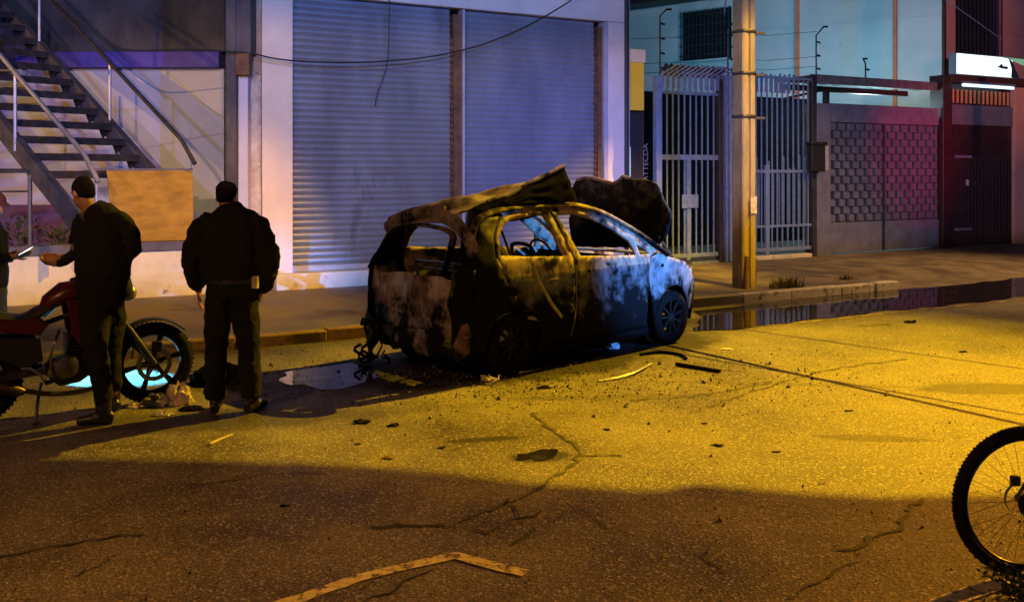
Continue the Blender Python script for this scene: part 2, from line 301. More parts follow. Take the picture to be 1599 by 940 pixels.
# ------------------------------------------------------------------ mesh builder
class MB:
    def __init__(s): s.v = []; s.f = []
    def add(s, vs, fs_):
        o = len(s.v); s.v += [V(p) for p in vs]; s.f += [tuple(i + o for i in f) for f in fs_]; return s
    def box(s, x0, x1, y0, y1, z0, z1):
        return s.add([(x0, y0, z0), (x1, y0, z0), (x1, y1, z0), (x0, y1, z0), (x0, y0, z1), (x1, y0, z1), (x1, y1, z1), (x0, y1, z1)],
                     [(3, 2, 1, 0), (4, 5, 6, 7), (0, 1, 5, 4), (1, 2, 6, 5), (2, 3, 7, 6), (3, 0, 4, 7)])
    def beam(s, p0, p1, w, h, up=(0, 0, 1)):
        p0 = V(p0); p1 = V(p1); t = (p1 - p0).normalized(); a = t.cross(V(up))
        if a.length < 1e-4: a = t.cross(V((1, 0, 0)))
        a.normalize(); b = a.cross(t)
        q = [p + a * i * w / 2 + b * j * h / 2 for p in (p0, p1) for i, j in ((-1, -1), (1, -1), (1, 1), (-1, 1))]
        return s.add(q, [(0, 1, 2, 3), (7, 6, 5, 4), (0, 4, 5, 1), (1, 5, 6, 2), (2, 6, 7, 3), (3, 7, 4, 0)])
    def loft(s, pts, rad, side=(1, 0, 0), n=14, closed=False):
        pts = [V(p) for p in pts]; k = len(pts); rings = []; side = V(side)
        for i, p in enumerate(pts):
            if closed: t = pts[(i + 1) % k] - pts[i - 1]
            else: t = pts[min(i + 1, k - 1)] - pts[max(i - 1, 0)]
            t.normalize(); a = side - t * side.dot(t)
            if a.length < .05: a = t.orthogonal()
            a.normalize(); b = t.cross(a)
            r = rad[i] if isinstance(rad, list) else rad
            ra, rb = r if hasattr(r, '__len__') else (r, r)
            rings.append([p + a * ra * math.cos(2 * math.pi * j / n) + b * rb * math.sin(2 * math.pi * j / n) for j in range(n)])
        vs = [q for r_ in rings for q in r_]; fc = []
        for i in range(k if closed else k - 1):
            i2 = (i + 1) % k
            for j in range(n): fc.append((i * n + j, i * n + (j + 1) % n, i2 * n + (j + 1) % n, i2 * n + j))
        if not closed:
            vs += [pts[0], pts[-1]]
            for j in range(n):
                fc.append((len(vs) - 2, (j + 1) % n, j)); fc.append((len(vs) - 1, (k - 1) * n + j, (k - 1) * n + (j + 1) % n))
        return s.add(vs, fc)
    def tube(s, pts, r, n=8, closed=False): return s.loft(pts, r, (0.13, .2, 1), n, closed)
    def ring(s, c, axis, R_, r, n=40, m=10, r2=None):
        c = V(c); ax = V(axis).normalized(); a = ax.orthogonal().normalized(); b = ax.cross(a)
        pts = [c + (a * math.cos(2 * math.pi * i / n) + b * math.sin(2 * math.pi * i / n)) * R_ for i in range(n)]
        return s.loft(pts, [(r2 or r, r)] * n, ax, m, True)
    def cyl(s, p0, p1, r, n=20, r1=None):
        p0, p1 = V(p0), V(p1); return s.loft([p0, p0.lerp(p1, .001), p1.lerp(p0, .001), p1], [r * .999, r, r1 or r, (r1 or r) * .999], (0.13, .2, 1), n)
    def ball(s, c, r, side=(1, 0, 0), up=(0, 0, 1), n=14, k=8):
        c = V(c); up = V(up).normalized(); r = r if hasattr(r, '__len__') else (r, r, r)
        pts = []; rad = []
        for i in range(k + 1):
            a = math.pi * (.04 + .92 * i / k) - math.pi / 2
            pts.append(c + up * r[2] * math.sin(a)); rad.append((r[0] * math.cos(a), r[1] * math.cos(a)))
        return s.loft(pts, rad, side, n)
    def prism(s, poly, fn, depth):
        """poly of 2-D points; fn(u, v, w) gives the 3-D point, w in 0..depth"""
        k = len(poly)
        return s.add([fn(u, v, 0) for u, v in poly] + [fn(u, v, depth) for u, v in poly],
                     [tuple(range(k - 1, -1, -1)), tuple(range(k, 2 * k))] + [(i, (i + 1) % k, k + (i + 1) % k, k + i) for i in range(k)])
    def sheet(s, outline, holes, h, fn, jit=.3, seed=1):
        rnd = random.Random(seed)
        def dens(p):
            o = []
            for i in range(len(p)):
                a, b = V(p[i]), V(p[(i + 1) % len(p)]); k = max(1, int((b - a).length / h))
                o += [a.lerp(b, j / k) for j in range(k)]
            return o
        def inside(p, poly):
            c = False; j = len(poly) - 1
            for i in range(len(poly)):
                if (poly[i][1] > p[1]) != (poly[j][1] > p[1]) and p[0] < (poly[j][0] - poly[i][0]) * (p[1] - poly[i][1]) / (poly[j][1] - poly[i][1]) + poly[i][0]: c = not c
                j = i
            return c
        vs = []; ed = []
        for lp in [outline] + list(holes):
            d = dens(lp); o = len(vs); vs += d; ed += [(o + i, o + (i + 1) % len(d)) for i in range(len(d))]
        nb = len(vs)
        xs = [p[0] for p in outline]; ys = [p[1] for p in outline]
        x = min(xs)
        while x < max(xs):
            y = min(ys)
            while y < max(ys):
                q = V((x + rnd.uniform(-jit, jit) * h, y + rnd.uniform(-jit, jit) * h))
                if inside(q, outline) and not any(inside(q, hh) for hh in holes) and min((q - b).length_squared for b in vs[:nb]) > (h * .45) ** 2: vs.append(q)
                y += h
            x += h
        r = delaunay_2d_cdt(vs, ed, [], 0, 1e-6)
        fc = []
        for f in r[2]:
            c = sum((r[0][i] for i in f), V((0, 0))) / len(f)
            if inside(c, outline) and not any(inside(c, hh) for hh in holes): fc.append(tuple(f))
        return s.add([fn(p[0], p[1]) for p in r[0]], fc)

def rmod(o, voxel, wrinkle=0, wscale=.085, smooth=3):
    r = o.modifiers.new("remesh", 'REMESH'); r.mode = 'VOXEL'; r.voxel_size = voxel; r.use_smooth_shade = True
    sm = o.modifiers.new("smooth", 'SMOOTH'); sm.iterations = smooth; sm.factor = .6
    if wrinkle:
        key = "clouds%.3f" % wscale
        t = bpy.data.textures.get(key) or bpy.data.textures.new(key, 'CLOUDS'); t.noise_scale = wscale; t.noise_depth = 2
        d = o.modifiers.new("wrinkle", 'DISPLACE'); d.texture = t; d.strength = wrinkle; d.mid_level = .5; d.texture_coords = 'GLOBAL'

def link(name, mb, m, base, sharp=40):
    me = bpy.data.meshes.new(name); me.from_pydata([tuple(p - base) for p in mb.v], [], mb.f)
    bm = bmesh.new(); bm.from_mesh(me); bmesh.ops.recalc_face_normals(bm, faces=bm.faces); bm.to_mesh(me); bm.free()
    me.shade_smooth(); me.set_sharp_from_angle(angle=R(sharp))
    me.materials.append(m); o = bpy.data.objects.new(name, me); COL.objects.link(o)
    return o
def tags(o, label=None, cat=None, group=None, kind=None):
    for k, v in (('label', label), ('category', cat), ('group', group), ('kind', kind)):
        if v: o[k] = v
    return o
class Thing:
    def __init__(s, name, label, cat, base=(0, 0, 0), fr=WO, group=None):
        s.fr = fr; s.base = V(base); s.o = bpy.data.objects.new(name, None); COL.objects.link(s.o); s.o.empty_display_size = .2
        s.o.matrix_world = fr @ Matrix.Translation(s.base); tags(s.o, label, cat, group)
    def part(s, name, mb, m, parent=None, bevel=0, solid=0, sharp=40, label=None, offset=0):
        o = link(name, mb, m, s.base, sharp); o.parent = parent or s.o
        if solid:
            md = o.modifiers.new("solid", 'SOLIDIFY'); md.thickness = solid; md.offset = offset
        if bevel:
            md = o.modifiers.new("bevel", 'BEVEL'); md.width = bevel; md.segments = 2; md.limit_method = 'ANGLE'
        if label: o['label'] = label
        return o
    def text(s, name, txt, loc, rot, size, m, parent=None, space=1):
        c = bpy.data.curves.new(name, 'FONT'); c.body = txt; c.size = size; c.extrude = .004; c.align_x = 'CENTER'; c.align_y = 'CENTER'; c.space_character = space
        c.materials.append(m); tmp = bpy.data.objects.new(name, c); COL.objects.link(tmp); bpy.context.view_layer.update()
        me = bpy.data.meshes.new_from_object(tmp); bpy.data.objects.remove(tmp); o = bpy.data.objects.new(name, me); COL.objects.link(o); o.parent = parent or s.o
        o.location = V(loc) - s.base; o.rotation_euler = rot
        return o
def one(name, label, cat, mb, m, base=(0, 0, 0), fr=WO, group=None, kind=None, bevel=0, solid=0, sharp=40):
    base = V(base); o = link(name, mb, m, base, sharp); o.matrix_world = fr @ Matrix.Translation(base)
    if solid: md = o.modifiers.new("solid", 'SOLIDIFY'); md.thickness = solid
    if bevel: md = o.modifiers.new("bevel", 'BEVEL'); md.width = bevel; md.segments = 2; md.limit_method = 'ANGLE'
    return tags(o, label, cat, group, kind)
def struct(name, mb, m, fr=WO, bevel=0): return one(name, None, None, mb, m, fr=fr, kind='structure', bevel=bevel)
def nz(x, y, z=0, s=1): return noise.noise(V((x * s, y * s, z * s)))

# ================================================================== SETTING
GN = 4.0                                    # distance from kerb to house fronts
road = MB(); road.add([(-150, -150, 0), (150, -150, 0), (150, 150, 0), (-150, 150, 0)], [(0, 1, 2, 3)])
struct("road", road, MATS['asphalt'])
sE = fs(1404, 0)                            # where the kerb ends in a driveway
def strip(s0, s1, n0, n1, zf, h=.4):
    mb = MB(); a = int((s1 - s0) / h) + 1; b = max(1, int((n1 - n0) / .25))
    vs = []
    for i in range(a + 1):
        for j in range(b + 1):
            s_ = s0 + (s1 - s0) * i / a; n_ = n0 + (n1 - n0) * j / b
            vs.append((s_, n_, zf(s_, n_)))
    return mb.add(vs, [(i * (b + 1) + j, (i + 1) * (b + 1) + j, (i + 1) * (b + 1) + j + 1, i * (b + 1) + j + 1) for i in range(a) for j in range(b)])
struct("sidewalk", strip(-40, sE, .15, 5.2, lambda s, n: .12 + .006 * nz(s, n, 0, .8)), M['concrete'], ST)
def drive_z(s, n):
    k = min(1, max(0, (n - .1) / 1.9)); k = k * k * (3 - 2 * k)
    return .006 + .12 * k + .006 * nz(s, n, 0, .9)
struct("driveway", strip(sE, 60, -.1, 5.2, drive_z, .3), M['concrete'], ST)
# kerb: yellow painted length on the left, grey and white blocks on the right
def kerb(s0, s1, name, label, m, seed, top=.128):
    rnd = random.Random(seed); mb = MB(); s = s0
    while s < s1 - .02:
        e = min(s1, s + rnd.uniform(.75, 1.1)); dz = rnd.uniform(-.012, .012); dn = rnd.uniform(-.012, .012)
        mb.box(s, e - .012, dn, .17 + dn, -.05, top + dz); s = e
    one(name, label, "kerb", mb, m, (s0, 0, 0), ST, group="kerb lengths along the parking side", bevel=.018)
sA = fs(620, 0); sB = fs(1162, 0)
kerb(-25, sA, "kerb", "yellow painted kerb behind the motorcycle and the two standing men", M['kerby'], 3)
kerb(sA, sB, "kerb", "dirty grey kerb running behind the burnt car to the pole", M['concrete'], 4)
kerb(sB, sE, "kerb", "broken white painted kerb beside the weed and the puddle", M['kerbw'], 5)
# puddle along the gutter, irregular outline
def blob(pts, z, h=.15, wob=.06, seed=0, fq=3):
    mb = MB(); o = []
    for i in range(len(pts)):
        a, b = V(pts[i]), V(pts[(i + 1) % len(pts)]); k = max(1, int((b - a).length / h))
        for j in range(k):
            q = a.lerp(b, j / k); o.append((q[0] + wob * nz(q[0] * fq, q[1] * fq, seed), q[1] + wob * nz(q[1] * fq, q[0] * fq, seed + 9)))
    mb.add([(x, y, z) for x, y in o], [tuple(range(len(o)))])
    return mb
def gpoly(px, z=0): return [tuple(gp(x, y, z)[:2]) for x, y in px]
struct("gutter_puddle", blob(gpoly([(1088, 517), (1092, 488), (1180, 475), (1290, 464), (1408, 452), (1480, 448), (1599, 434), (1700, 424), (1700, 458), (1599, 464), (1480, 477), (1330, 493), (1250, 503), (1150, 515)]), .009, .06, .16, 3, 2.4), M['water'])
struct("soot_puddle", blob(gpoly([(436, 598), (452, 582), (500, 574), (545, 566), (575, 570), (600, 590), (560, 602), (500, 608)]), .005, .05, .16, 11, 3.5), M['water'])
struct("puddle", blob(gpoly([(806, 716), (838, 704), (868, 702), (870, 711), (850, 720), (826, 719)]), .004, .015, .07, 5, 14), M['water'])
# cracks and stains in the asphalt
ck = MB()
def crack(px, wd=.02, seed=0):
    rnd = random.Random(seed); P = [gp(x, y) for x, y in px]; pts = []
    for a, b in zip(P, P[1:]):
        k = max(2, int((b - a).length / .06))
        for j in range(k):
            q = a.lerp(b, j / k); q.x += rnd.uniform(-.022, .022); q.y += rnd.uniform(-.03, .03); pts.append(q)
    vs = []; 
    for i, q in enumerate(pts):
        t = pts[min(i + 1, len(pts) - 1)] - pts[max(i - 1, 0)]; nn = V((-t.y, t.x, 0)).normalized(); ww = wd * rnd.uniform(.15, 1.1)
        vs += [q + nn * ww + V((0, 0, .005)), q - nn * ww + V((0, 0, .005))]
    ck.add(vs, [(2 * i, 2 * i + 1, 2 * i + 3, 2 * i + 2) for i in range(len(pts) - 1)])
for i, (p, wd) in enumerate([([(830, 645), (860, 672), (905, 700), (900, 725), (860, 750), (820, 775), (770, 795), (700, 822), (560, 822)], .022),
    ([(850, 800), (800, 812), (760, 830), (720, 828)], .015), ([(790, 780), (830, 830), (790, 860)], .012),
    ([(1080, 645), (1150, 620), (1220, 598), (1290, 578), (1420, 560)], .018), ([(985, 625), (1060, 622), (1140, 610), (1215, 595)], .02),
    ([(1425, 800), (1400, 825), (1340, 850), (1300, 868)], .016), ([(1440, 780), (1415, 805)], .02),
    ([(0, 868), (60, 858), (140, 845), (245, 830)], .016), ([(120, 905), (170, 872), (200, 860)], .012), ([(560, 950), (640, 905), (690, 880)], .01),
    ([(1340, 510), (1400, 506)], .02), ([(905, 712), (990, 712)], .012), ([(1230, 935), (1300, 900), (1360, 870)], .01), ([(300, 760), (420, 740), (520, 742)], .008),
    ([(900, 790), (960, 830), (1060, 850), (1150, 900)], .008)]):
    crack(p, wd, i)
struct("asphalt_cracks", ck, M['crack'])
# painted markings
def paintline(pts, wd, seed, z=.006):
    mb = MB(); P = [gp(x, y) for x, y in pts]; vs = []; q = []
    for a, b in zip(P, P[1:]):
        k = max(2, int((b - a).length / .05)); q += [a.lerp(b, j / k) for j in range(k)]
    q.append(P[-1])
    for i, p in enumerate(q):
        t = q[min(i + 1, len(q) - 1)] - q[max(i - 1, 0)]; nn = V((-t.y, t.x, 0)).normalized()
        e1 = wd * (1 + .22 * nz(i * .6, seed)); e2 = wd * (1 + .22 * nz(i * .6, seed + 5))
        vs += [p + nn * e1 + V((0, 0, z)), p - nn * e2 + V((0, 0, z))]
    return mb.add(vs, [(2 * i, 2 * i + 1, 2 * i + 3, 2 * i + 2) for i in range(len(q) - 1)])
struct("road_marking", paintline([(380, 960), (470, 935), (560, 903), (640, 884), (712, 868), (770, 884), (822, 896)], .04, 1), M['paint'])
struct("road_marking", paintline([(1430, 960), (1500, 932), (1560, 912), (1640, 903)], .05, 7), M['paint'])
struct("road_edge_line", paintline([(1180, 510), (1290, 500), (1410, 487), (1599, 468), (1700, 457)], .035, 9), M['dash'])

# ================================================================== SHUTTERED SHOP (street frame)
xp = {}
def S(x, n=GN): return fs(x, n)
sL, sR = S(410), S(976)
HB = 7.4
shop = Thing("shop_building", "white plastered shop building with two wide grey roller shutters", "building", (sL, GN, .1), ST)
a0, a1 = S(458), S(946); zt0 = fz(640, 8, GN) + .02
zt = zt0
wl = MB()
wl.box(sL, a0, GN, GN + .5, .1, zt)                     # left pillar
wl.box(a1 + .06, sR, GN, GN + .5, .1, zt)               # right pillar
wl.box(sL, sR, GN, GN + .5, zt + .002, HB)              # lintel wall
wl.box(sL, sR, GN + .5, GN + 8, HB - .2, HB)            # roof
wl.box(sR - .25, sR, GN + .502, GN + 8, .1, HB - .2)    # side wall
shop.part("wall", wl, M['white'], bevel=.012)
shop.part("step", MB().box(S(432, GN - .18), sR - .03, GN - .18, GN + .1, .08, .36), M['lowwall'], bevel=.02)
def shutter(s0, s1, jag):
    mb = MB(); z = .362; pitch = .1; prof = []; N_ = GN + .14
    while z < zt - .02:
        zz = min(pitch, zt - z)
        prof += [(z, .006), (z + zz * .1, 0), (z + zz * .2, -.008), (z + zz * .5, -.015), (z + zz * .8, -.009), (z + zz * .93, .001)]
        z += pitch
    k = 10; vs = []
    for i in range(k + 1):
        s_ = s0 + (s1 - s0) * i / k
        for (z, d) in prof: vs.append((s_, N_ + d + .004 * nz(s_, z, 0, 1.3), z))
    P = len(prof)
    mb.add(vs, [(i * P + j, (i + 1) * P + j, (i + 1) * P + j + 1, i * P + j + 1) for i in range(k) for j in range(P - 1)])
    return mb
g0, g1 = S(708), S(723)
for (b0, b1, c0, c1, lb) in ((a0, g0, g0, g1, "left shutter"), (S(728), S(934), S(934), S(943), "right shutter")):
    sh = shop.part("roller_shutter", shutter(b0 + .003, b1, 1), M['shutter'], sharp=60)
    cp = MB(); z = .37; pl2 = [(0, .365)]
    while z < zt - .5: pl2 += [(.034, z), (.034, z + .062), (.012, z + .064), (.012, z + .098)]; z += .1
    pl2.append((0, z)); cp.prism(pl2, lambda u, v, d: V((b1 + .001 + u, GN + .09 + d, v)), .05)
    shop.part("slat_ends", cp, M['rust'], sh)
    shop.part("guide_rail", MB().box(b1 + .036, c1 - .002, GN + .05, GN + .2, .362, zt - .1), M['rust'], sh)
    shop.part("bottom_bar", MB().box(b0 + .01, b1 - .01, GN + .1, GN + .118, .363, .44), M['shutframe'], sh)
shop.part("frame", MB().box(S(724), S(727.4), GN + .01, GN + .2, .362, zt - .01), M['shutframe'], bevel=.006)
shop.part("frame", MB().box(S(944), a1 + .055, GN - .01, GN + .2, .362, zt - .01), M['shutframe'], bevel=.006)
# dark interior behind shutters
shop.part("back_wall", MB().box(sL + .02, sR - .28, GN + .7, GN + .8, .1, HB - .22), M['dark'])
# broken plaster column left of the shop
col = Thing("plaster_column", "rough concrete column with broken plaster left of the white shop pillar", "column", (S(386), GN + .02, .1), ST)
cm = MB()
def colfn(s_, z): return V((s_, GN + .03 + .03 * nz(s_ * 5, z * 2.2, 3) + .012 * nz(s_ * 20, z * 12, 5), z))
c0, c1 = S(384, GN + .03), sL - .012
zj = fz(400, 118, GN)
cm.sheet([(c0 - .02, .1), (c1, .1), (c1, zj), ((c0 + c1) / 2, zj + .08), (c0, zj - .02), (c0 + .015, 2.6), (c0 - .03, 1.4)], [], .05, colfn)
col.part("plaster", cm, M['rough'], solid=.02)
col.part("shaft", MB().box(c0 + .01, sL - .004, GN + .07, GN + .4, .1, zj).box(c0 + .01, sL - .004, GN + .03, GN + .4, zj + .001, HB), mat("tan plaster", (.40, .30, .24), (.28, .20, .16), .9, 2, .4), bevel=.02)
# ================================================================== LEFT HOUSE
AL = R(2)
hl = Thing("left_house", "unfinished grey concrete house with purple band and lilac wall behind the stairs", "building", (-7, 18.3, .0))
YB = 18.3
def LX(x, Y=YB): return (x - 800) / F * Y
def LZ(y, Y=YB): return ZC - (y - H0) / F * Y
x0, x1 = -20, LX(350)
hl.part("wall", MB().box(x0, x1, YB, YB + .3, .3, LZ(108)), M['backwall'])
hl.part("wainscot", MB().box(x0, LX(170), YB - .02, YB - .003, .42, LZ(320)), M['wainscot'])
hl.part("fascia", MB().box(x0, LX(342, YB - .25), YB - .25, YB + .3, LZ(108) + .002, LZ(81, YB - .25)), M['purple'], bevel=.015)
hl.part("upper_wall", MB().box(x0, LX(352, YB - .2), YB - .2, YB + .3, LZ(81, YB - .25) + .003, 8.5), M['grey'], bevel=.02)
hl.part("terrace_floor", MB().add([(-20, 7.2, .4), (S(352) * SX - GN * SY, 12.1 + S(352) * SY + GN * SX + .4, .4), (LX(352), YB, .4), (-20, YB, .4)], [(0, 1, 2, 3)]), M['concrete'])
hl.part("vertical_pipe", MB().tube([(LX(186), YB - .06, 2.0), (LX(186), YB - .06, LZ(150))], .035), M['backwall'])
# concrete column between house and shop, with side return
Yc = 14.2
hc = Thing("concrete_column", "plain grey concrete column with side return behind the standing officer", "column", (LX(368, Yc), Yc, .1))
hc.part("shaft", MB().box(LX(352, Yc), LX(369, Yc), Yc, YB + .3, .1, 8), M['grey'], bevel=.02)
hc.part("return_wall", MB().box(LX(369, Yc) + .002, LX(384, Yc), Yc + .12, YB + .25, .1, LZ(84, Yc)), M['backwall'])
hc.part("beam", MB().box(LX(369, Yc) + .002, LX(391, Yc), Yc + .02, Yc + .6, LZ(84, Yc) + .002, 8), M['grey'])
one("meter_box", "rusty brown meter box high on the column beside the white pillar", "meter box", MB().box(LX(369.5, Yc), LX(391, Yc), Yc - .04, Yc + .1, LZ(118, Yc), LZ(84, Yc)), M['rust'], (LX(380, Yc), Yc, LZ(118, Yc)), bevel=.01)
# low wall in front of the house, on the house line
lw = Thing("low_wall", "white plastered low wall with dark coping in front of the stairs", "wall", (S(200), GN, .1), ST)
lw.part("wall", MB().box(-9.5, S(350), GN, GN + .22, .05, fz(200, 394, GN)), M['lowwall'], bevel=.015)
lw.part("coping", MB().box(-9.5, S(350) - .01, GN - .03, GN + .26, fz(200, 394, GN) + .002, fz(200, 379, GN)), M['stringer'], bevel=.008)
# ochre board on the coping
bd = Thing("board", "ochre plywood board standing on the low wall between the two officers", "board", (S(240), GN + .1, fz(240, 379, GN)), ST)
zb0, zb1 = fz(200, 379, GN) + .004, fz(240, 266, GN)
bm_ = MB(); fb = lambda u, v, d: V((S(165) + (S(305) - S(165)) * u + (.03 * (1 - u)) * (1 - v), GN + .08 + d, zb0 + (zb1 - zb0) * v))
bm_.prism([(.08, 0), (1.0, 0), (.985, .99), (.02, 1)], fb, .02)
bd.part("panel", bm_, M['board'], bevel=.003)
bd.part("edge_strip", MB().box(S(165), S(303), GN + .07, GN + .11, zb1 + .001, zb1 + .025), M['stringer'])
for q_ in (180, 292): bd.part("batten", MB().box(S(q_), S(q_ + 3), GN + .101, GN + .14, zb0, zb1), M['rust'])
# stairs -------------------------------------------------------------
run = V((-.85, .53, 0)).normalized(); wid = V((-.53, -.85, 0)).normalized(); slope = .73
foot = at(227, 262, 14.6)                       # on the far stringer; t runs upwards to the left and away
def stp(t, w_=0, dz=0): return foot + run * t + wid * w_ + V((0, 0, slope * t + dz))
stw = 1.77
fb_ = stp(-1.2)
stairs = Thing("metal_staircase", "open metal staircase with dark treads rising to the left behind the low wall", "staircase", (fb_.x, fb_.y, .42))
for w_, T0, T1 in ((0, -.30, 5.3), (stw, -1.0, 5.3)):
    stairs.part("stringer", MB().beam(stp(T0, w_, -.04), stp(T1, w_, -.04), .05, .24, (0, 0, 1)).beam(stp(T0, w_ - .03, .10), stp(T1, w_ - .03, .10), .11, .014).beam(stp(T0, w_ - .03, -.18), stp(T1, w_ - .03, -.18), .11, .014), M['stringer'])
t = -.12
while t < 5.2:
    c = stp(t, stw / 2, .02)
    tr2 = MB().beam(c - wid * (stw / 2 - .05), c + wid * (stw / 2 - .05), .27, .04)
    tr2.beam(c - wid * (stw / 2 - .05) - run * .13 - V((0, 0, .045)), c + wid * (stw / 2 - .05) - run * .13 - V((0, 0, .045)), .02, .08)
    for e in (.08, stw - .08):
        q = stp(t, e, 0); k_ = wid * .012
        tr2.add([q + run * .14, q - run * .14, q + run * .02 + V((0, 0, -.21)), q + run * .14 + k_, q - run * .14 + k_, q + run * .02 + V((0, 0, -.21)) + k_],
                [(0, 1, 2), (5, 4, 3), (0, 3, 4, 1), (1, 4, 5, 2), (2, 5, 3, 0)])
    stairs.part("tread", tr2, M['steel'])
    t += .335
for w_, qs in ((-.02, (-1.05, .88, 2.76, 4.6)), (stw + .02, (-1.39, .42, 2.2, 4.0))):
    rail = stairs.part("handrail", MB().tube([stp(qs[0] - .05, w_, .86)] + [stp(q, w_, 1.0) for q in (qs[0] + .25, 2, 4, 5.3)], .032, 10), M['steel'] if w_ < 1 else M['chrome'])
    for q in qs: stairs.part("baluster", MB().tube([stp(q, w_, -.08 if q > -1 else (.76 if w_ < 1 else .35)), stp(q, w_, .98 if q > -1 else .9)], .022, 8), M['chrome'], rail)
stairs.part("landing", MB().box(LX(200, 14.7), LX(290, 16.3), 14.3, 16.2, .41, 1.72), M['grey'])
# balustrade in front of terrace on the left
bz = fz(30, 388, GN)
bl = Thing("terrace_railing", "dark metal railing with two posts at the left edge beneath the stairs", "railing", (S(20), GN + .12, bz), ST)
zt_ = fz(48, 267, GN)
bl.part("top_rail", MB().tube([(S(-80), GN + .12, zt_), (S(42), GN + .12, zt_), (S(48), GN + .12, zt_ - .06)], .03), M['steel'])
bl.part("mid_rail", MB().tube([(S(-80), GN + .12, zt_ - .28), (S(46), GN + .12, zt_ - .28)], .012), M['steel'])
for xx in (48, -30): bl.part("post", MB().tube([(S(xx), GN + .12, bz - .02), (S(xx), GN + .12, zt_ - .05)], .03), M['stringer'])
# potted plants on the terrace
def plant(x, y, Y, h, seed, label):
    p = at(x, y, Y); p.z = .4
    t = Thing("potted_plant", label, "plant", p, group="potted plants behind the low wall")
    pot = MB().loft([p, p + V((0, 0, .02)), p + V((0, 0, .3)), p + V((0, 0, .31))], [.1, .13, .17, .15], n=16); t.part("pot", pot, M['barrel'])
    rnd = random.Random(seed); lf = MB()
    for i in range(120):
        a_ = rnd.uniform(0, 6.28); el = rnd.uniform(.1, 1.4); r = rnd.uniform(.3, 1) * h
        d = V((math.cos(a_) * math.cos(el), math.sin(a_) * math.cos(el), math.sin(el)))
        b = p + V((0, 0, .3)) + d * r * .75; n_ = d.cross(V((0, 0, 1))).normalized() * .035; e = b + d * .12 + V((0, 0, -.03))
        lf.add([b, b.lerp(e, .5) + n_, e, b.lerp(e, .5) - n_], [(0, 1, 2, 3)])
    st_ = MB()
    for i in range(7):
        a_ = i * .9; st_.tube([p + V((0, 0, .28)), p + V((math.cos(a_) * h * .25, math.sin(a_) * h * .25, .3 + h * .6))], .008, 5)
    t.part("stem", st_, M['rust']); t.part("foliage", lf, M['leaf'])
plant(95, 380, 14.0, .62, 3, "bushy dark potted plant directly behind the coping beside the first officer")
plant(34, 375, 14.2, .75, 4, "taller dark potted plant behind the railing post at the left edge")
# ================================================================== GATES AND RIGHT SIDE
def zat(x, y, n=GN): return fz(x, y, n)
# gap beside the shop: drain pipe, yellow panel, dark sign
one("drain_pipe", "dark vertical drain pipe on the right edge of the shop", "pipe", MB().tube([(sR + .09, GN + .08, .12), (sR + .09, GN + .08, 7)], .055, 12), M['dark'], (sR + .09, GN + .08, .12), ST)
one("steel_post", "grey steel post between the shop corner and the yellow panel", "post", MB().box(S(985.5), S(989), GN + .1, GN + .2, .12, 7), M['shutframe'], (S(987), GN + .1, .12), ST)
yp = Thing("yellow_panel", "yellow wall panel with cream top beside the shop corner", "panel", (S(990), GN + .2, zat(1003, 172)), ST)
yp.part("panel", MB().box(S(991), S(1014), GN + .15, GN + .25, zat(1003, 172), zat(1003, 97)), M['yellow'], bevel=.01)
yp.part("top_section", MB().box(S(991), S(1016), GN + .14, GN + .25, zat(1003, 97) + .002, zat(1003, 76)), M['cream'], bevel=.01)
sg = Thing("vertical_sign", "dark narrow sign with faint vertical white lettering under the yellow panel", "sign", (S(1003), GN + .3, .14), ST)
sg.part("board", MB().box(S(989.5), S(1021), GN + .3, GN + .34, .13, zat(1003, 173)), M['dark'], bevel=.005)
sg.text("lettering", "ATTECDA", (S(1009, GN + .29), GN + .292, zat(1009, 254)), (R(90), R(-90), 0), .17, M['patch'], space=.95)
sg.part("strip_lamp", MB().box(S(984.8), S(986.4), GN + .02, GN + .06, zat(987, 278), zat(987, 230)), mat("pale glass strip", (.4, .7, .75), None, .3, 4, 0))
# first gate
def gate(label, xa, xb, bars, ytop, rails, ybot, xm=None, extra=None, base=None):
    g = Thing("barred_gate", label, "gate", (S(xa), GN, .12), ST, group="barred steel gates beside the concrete pole")
    za = lambda y: zat((xa + xb) / 2, y)
    bm = MB()
    for x in bars: bm.box(S(x) - .0125, S(x) + .0125, GN - .0125, GN + .0125, za(ybot) + .01, za(ytop))
    g.part("bars", bm, M['gate'])
    for y, th in rails: g.part("rail", MB().box(S(xa) + .02, S(xb) - .02, GN - .028, GN + .028, za(y) - th / 2, za(y) + th / 2), M['gate'], bevel=.004)
    return g, za
b1 = [1042 + i * 9.1 for i in range(9)]
g1, za = gate("left barred gate with angled spikes and a lock plate", 1027, 1122, b1 + [1033], 122, [(146, .06), (246, .1), (399, .08)], 401)
g1.part("post", MB().box(S(1023), S(1031), GN - .06, GN + .06, .12, za(122)), M['gate'], bevel=.006)
g1.part("centre_bar", MB().box(S(1072), S(1077.5), GN - .034, GN + .03, .2, za(247)), M['gate'], bevel=.004)
g1.part("lock_plate", MB().box(S(1063), S(1088), GN - .06, GN - .036, za(325), za(304)), M['gate'], bevel=.004)
g1.part("threshold", MB().box(S(1076), S(1118), GN - .1, GN - .04, .12, .17), M['gate'])
sp = MB()
rnd = random.Random(5)
for i in range(11):
    x = 1033 + i * 8.6; s_ = S(x)
    # flat pickets with chipped tops
    sp.prism([(-.035, 0), (.04, 0), (.045 + rnd.uniform(-.01, .01), .30 + rnd.uniform(-.03, .03)), (.01, .33), (-.03, .31)], lambda u, v, d, s_=s_: V((s_ + u + v * .03, GN - .03 + d, za(144) + .05 + v)), .012)
g1.part("pickets", sp, M['gate'])
sp = MB()
